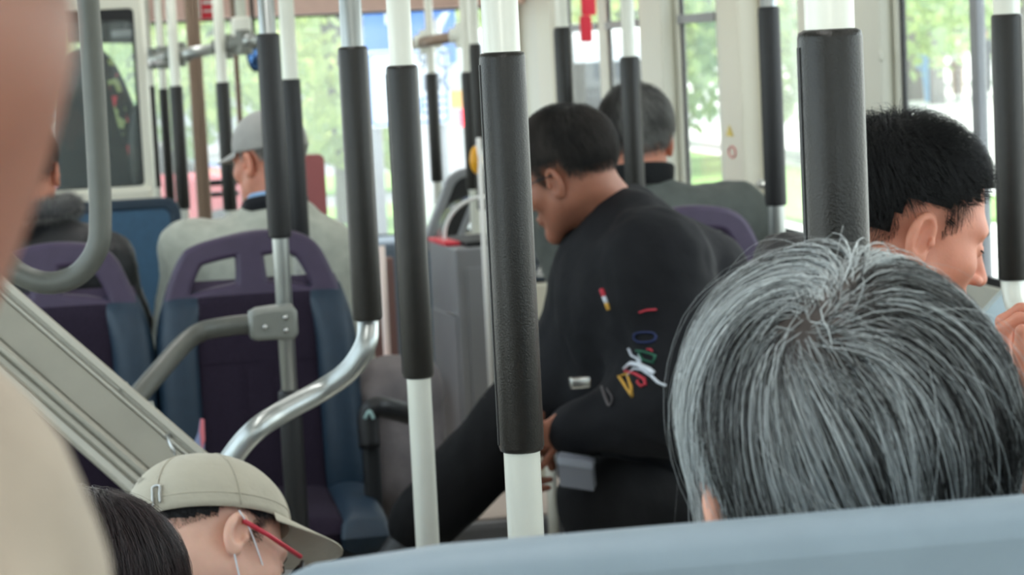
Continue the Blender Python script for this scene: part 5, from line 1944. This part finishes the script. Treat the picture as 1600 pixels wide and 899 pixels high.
mk('back_strap', *tube([loc(Mh, (.085 * math.sin(a), -.010 - .108 * math.cos(a), .028)) for a in np.linspace(-.5, .5, 12)], .006, 8, flat=.4), M['cap_grey'], cp)
mk('glasses_temple', *tube([loc(Mh, (.082, -.004, .012)), loc(Mh, (.070, .09, .010))], .002, 8), M['bronze'], o)

# ---- 6. fur collared passenger at left
R = rot(-10, -4, 0)
hp = P(40, 272, 5.95)
J = seated_joints(hp, 0, .45, lean=.06, shw=.2, nbd=.15)
J['shR'] = P(150, 420, 5.95)
o, Mh = make_person('passenger in a black coat with a grey fur collar, mostly hidden at left', hp, R, J, M['skin_c'])
jacket(J, mat('black_padded_coat', (24, 25, 28), .55, noise=.2, nscale=30, bump=.6, bscale=30), o, hp, fat=.045, wr=.012, wf=30)
trousers(J, M['black_trouser'], o)
shoes(J, M['shoe'], o)
hair(Mh, o, 4000, (.03, .05), short_region(), two_tone((20, 20, 22), (50, 48, 48), -.1), M['hair_soft'], lift=.014, wid=.0005, segs=6, shelltone=(22, 22, 24), seed=14)
g = np.random.default_rng(5)
a = g.uniform(0, 2 * math.pi, 9000)
b = g.uniform(0, 2 * math.pi, 9000)
cc = J['nb'] + np.array([0, -.01, .060])
rad = np.stack([np.cos(a), np.sin(a), 0 * a], 1)
nrm = rad * np.cos(b)[:, None] + np.array([0, 0, 1]) * np.sin(b)[:, None]
ctr = cc + rad * np.array([.112, .10, 0])
r0 = ctr + nrm * .024
tip = ctr + nrm * (.024 + g.uniform(.010, .022, (9000, 1))) + g.normal(size=(9000, 3)) * .006
sd = np.cross(nrm, g.normal(size=(9000, 3)))
sd /= np.linalg.norm(sd, axis=1)[:, None]
V = np.stack([r0 - sd * .0006, r0 + sd * .0006, tip], 1).reshape(-1, 3)
core = tube([cc + np.array([.112 * math.cos(t), .10 * math.sin(t), 0]) for t in np.linspace(0, 2 * math.pi, 40)], .026, 14, False)
n0 = len(V)
Fc = [(3 * i, 3 * i + 1, 3 * i + 2) for i in range(9000)] + [tuple(q + n0 for q in f) for f in core[1]]
tn = np.ones((n0 + len(core[0]), 4))
v_ = np.clip(.45 + .4 * wob(r0, 60) + g.normal(size=9000) * .2, 0, 1)[:, None]
tn[:n0, :3] = np.repeat(np.array(lin(60, 60, 62)[:3]) * (1 - v_) + np.array(lin(176, 174, 170)[:3]) * v_, 3, 0)
tn[n0:, :3] = lin(70, 70, 72)[:3]
fo = mk('fur_collar', np.vstack([V, core[0]]), Fc, M['hair_soft'], o, tone=tn)

# ---- 7. kid with khaki cap, mask, red glasses
R = rot(-76, -30, -32)
hs = 1.0
hp = origin_from(378, 832, 2.88, R, (.088, .0, -.004), hs)
J = seated_joints(hp, -80, .40, lean=.32, shw=.16, nbd=.16)
o, Mh = make_person('passenger in a khaki cap and white mask looking down, lower left', hp, R, J, M['skin_d'], hs=hs, hres=.0024, hz=.93)
jacket(J, cloth('white_blue_shirt', (214, 224, 234)), o, hp)
ring_collar(o, J['nb'] + (hp - J['nb']) * .14, hp - J['nb'], J['f'], .070, .05, .008, cloth('white_blue_collar', (206, 220, 234)), flare=.012)
trousers(J, M['navy_cloth'], o)
shoes(J, M['shoe'], o)
hair(Mh, o, 9000, (.016, .028), lambda p: short_region(nape=-.035, earx=.048)(p) & (p[:, 2] < .07), two_tone((16, 16, 18), (44, 42, 44), -.1), M['hair_soft'], lift=.008, wid=.00035, grav=.4, segs=5, shelltone=(24, 22, 24), seed=21)
Rt = np.array(Matrix.Rotation(math.radians(19), 3, 'X'))
cr_, br_ = cap_geo(Rc=(.087, .111, .094), c=(0, -.012, .041), brim_len=.080, brim_drop=.022)
Mc = Mh.copy()
Mc[:3, :3] = Mh[:3, :3] @ Rt
Mc[:3, 3] = loc(Mh, (0, -.012, .045)) - Mc[:3, :3] @ np.array([0, -.012, .045])
cp = mk('cap', *xf(cr_, Mc), M['cap_khaki'], o)
mk('brim', *xf(br_, Mc), M['cap_khaki'], cp)
mk('top_button', *ell(loc(Mc, (0, -.012, .135)), (.007, .007, .004), 14, 8), M['cap_khaki'], cp)
# seams
def dome_pt(az, e, k=1.006, Rc=(.087, .111, .094), c=(0, -.012, .041)):
    ce, se = abs(math.cos(e)) ** .85, math.sin(e)
    return loc(Mc, np.array(c) + np.array(Rc) * k * np.array([ce * math.cos(az), ce * math.sin(az), se]))
for kk in range(6):
    az = kk * math.pi / 3
    mk('panel_seam', *tube([dome_pt(az, math.radians(t), 1.0) for t in np.linspace(-4, 88, 16)], .0011, 6), M['cap_khaki'], cp)
mk('rim_stitch', *tube([dome_pt(t, math.radians(6), 1.0) for t in np.linspace(0, 2 * math.pi, 60)], .0008, 6, False), M['cap_khaki'], cp)
az0 = math.radians(-62)
bk = [dome_pt(az0, math.radians(t), 1.03) for t in (-2, 4, 10, 15)] + [dome_pt(az0 + .10, math.radians(t), 1.03) for t in (15, 8, 0)]
mk('strap_buckle', *tube(spline(bk, 5), .0018, 8), M['steel'], cp)
mk('strap_end', *tube(spline([dome_pt(az0, math.radians(2), 1.03), dome_pt(az0 - .12, math.radians(0), 1.03), dome_pt(az0 - .26, math.radians(-5), 1.02)], 5), .004, 8, flat=.3), M['cap_khaki'], cp)
# mask: shell over nose, mouth and chin
V, Fc = [], []
nu, nv = 26, 20
for lay in (0, 1):
    for j in range(nv + 1):
        v = j / nv
        for i in range(nu + 1):
            u = -1 + 2 * i / nu
            z = -.012 - .105 * v
            x = u * (.062 - .014 * abs(v - .5))
            y = .119 - .009 * (v - .25) ** 2 * 10 - (abs(u) ** 1.9) * .060 - (.02 * (v ** 3)) - (0 if lay == 0 else .002)
            V.append(loc(Mh, (x, y, z)))
m_ = (nu + 1) * (nv + 1)
for lay in (0, 1):
    for j in range(nv):
        for i in range(nu):
            a = lay * m_ + j * (nu + 1) + i
            q = (a, a + 1, a + nu + 2, a + nu + 1)
            Fc.append(q if lay else q[::-1])
mkk = mk('face_mask', V, Fc, M['mask_white'], o)
for s in (1, -1):
    mk('ear_loop', *tube(spline([loc(Mh, (s * .060, .055, -.03)), loc(Mh, (s * .074, .030, -.008)), loc(Mh, (s * .083, .008, .012)), loc(Mh, (s * .092, -.012, .022))], 5), .0011, 8), M['mask_white'], mkk)
    mk('ear_loop', *tube(spline([loc(Mh, (s * .054, .052, -.098)), loc(Mh, (s * .070, .022, -.065)), loc(Mh, (s * .086, -.006, -.030))], 5), .0011, 8), M['mask_white'], mkk)
gl = mk('glasses', *tube([loc(Mh, (-.05, .105, .005)), loc(Mh, (0, .118, .006)), loc(Mh, (.05, .105, .005))], .0015, 8), M['frame_black'], o)
for s in (1, -1):
    mk('temple', *tube([loc(Mh, (s * .086, .0, .014)), loc(Mh, (s * .080, .04, .013)), loc(Mh, (s * .066, .095, .011))], .0052, 10, flat=.6), M['frame_red'], gl)
    mk('lens_rim', *tube([loc(Mh, (s * .036 + .027 * math.cos(a), .112 - .010 * max(0, math.cos(a)), -.004 + .021 * math.sin(a))) for a in A], .0026, 8, False), M['frame_black'], gl)
face_bits(Mh, o)

# ---- 8. woman at lower left beside the cap
R = rot(-62, -30, 0)
hp = P(118, 975, 2.3)
J = seated_joints(hp, -60, .36, lean=.22, shw=.15, nbd=.16)
o, Mh = make_person('person with dark brown hair bending beside the khaki cap, lower left', hp, R, J, M['skin_c'])
jacket(J, cloth('plum_coat', (84, 70, 78)), o, hp)
trousers(J, M['black_trouser'], o)
shoes(J, M['shoe'], o)
hair(Mh, o, 9000, (.10, .16), reg_full, two_tone((34, 24, 26), (84, 66, 66), -.15), M['hair'], crown=(0, -.02, .128), lift=.016, wid=.0004, grav=.5, segs=10, swirl=.2, shelltone=(30, 22, 24), seed=31, woba=.3)

# ---- 9. out of focus neighbour at the left edge
struct('trim_9', box((XL, YB, 0), (XR, .98, .30), .01), M['floor'])
R = rot(-6, 0, 0)
hp = P(-598, -325, .45)
J = seated_joints(hp, -4, hp[2] - .70, lean=.02, shw=.16, floor=.3, nbd=.22)
J['nb'] = P(-560, 1100, .56)
J['shR'] = P(-375, 935, .56)
J['elR'] = P(-150, 2600, .57)
J['wrR'] = J['elR'] + np.array([-.1, .18, -.02])
o, Mh = make_person('out of focus neighbour in a tan jacket at the left edge, cheek and shoulder', hp, R, J, M['skin_b'], hs=1.15)
jacket(J, M['tan_cloth'], o, hp, fat=.02)
trousers(J, M['black_trouser'], o)
shoes(J, M['shoe'], o)
hair(Mh, o, 4000, (.03, .05), short_region(), two_tone((20, 20, 22), (50, 48, 48), -.1), M['hair_soft'], lift=.014, wid=.0005, segs=6, shelltone=(22, 22, 24), seed=15)

# small dark bag beyond the grey hair
c = P(1232, 398, 3.3)
Q = [('+', 'e', 0, c, (.045, .04, .022)), ('+', 'e', .02, c + np.array([.02, 0, .004]), (.03, .03, .016)), ('+', 'c', .03, c - EZ * .02, (c[0] + .02, c[1], .1), .045, .09)]

lo, hi = bounds(Q)
o = mk('bag', *nets(lambda x: evalf(Q, x) + .004 * wob(x, 90), lo, hi, .004), mat('black_crinkled_bag', (34, 34, 36), .5, bump=.6, bscale=80))
tag(o, 'tall crinkled black bag whose top shows just above the grey hair', 'bag')

low_bench(P(1085, 800, 4.75), .42, .8, .44, 75, 'low blue bench under the leaning man in black')
e5 = P(430, 400, 5.95); low_bench((e5[0], e5[1] + .02), .44, .4, .43, 0, 'low blue seat pad under the grey capped man')
e5 = P(40, 400, 5.95); low_bench((e5[0], e5[1] + .02), .44, .4, .43, 0, 'low blue seat pad under the fur collared passenger')
e5 = P(994, 400, 5.95); low_bench((e5[0], e5[1] + .02), .44, .4, .43, 0, 'low blue seat pad under the grey haired man by the windows')
e5 = P(300, 900, 2.9); low_bench((e5[0] - .1, e5[1]), .44, .5, .38, -80, 'low blue bench under the passenger in the khaki cap')
e5 = P(120, 975, 2.3); low_bench((e5[0] - .1, e5[1]), .44, .5, .34, -60, 'low blue bench under the bending dark haired passenger')
e5 = P(1447, 500, 2.8); low_bench((e5[0] - .1, e5[1]), .5, .45, .45, -80, 'low blue bench under the black haired man')
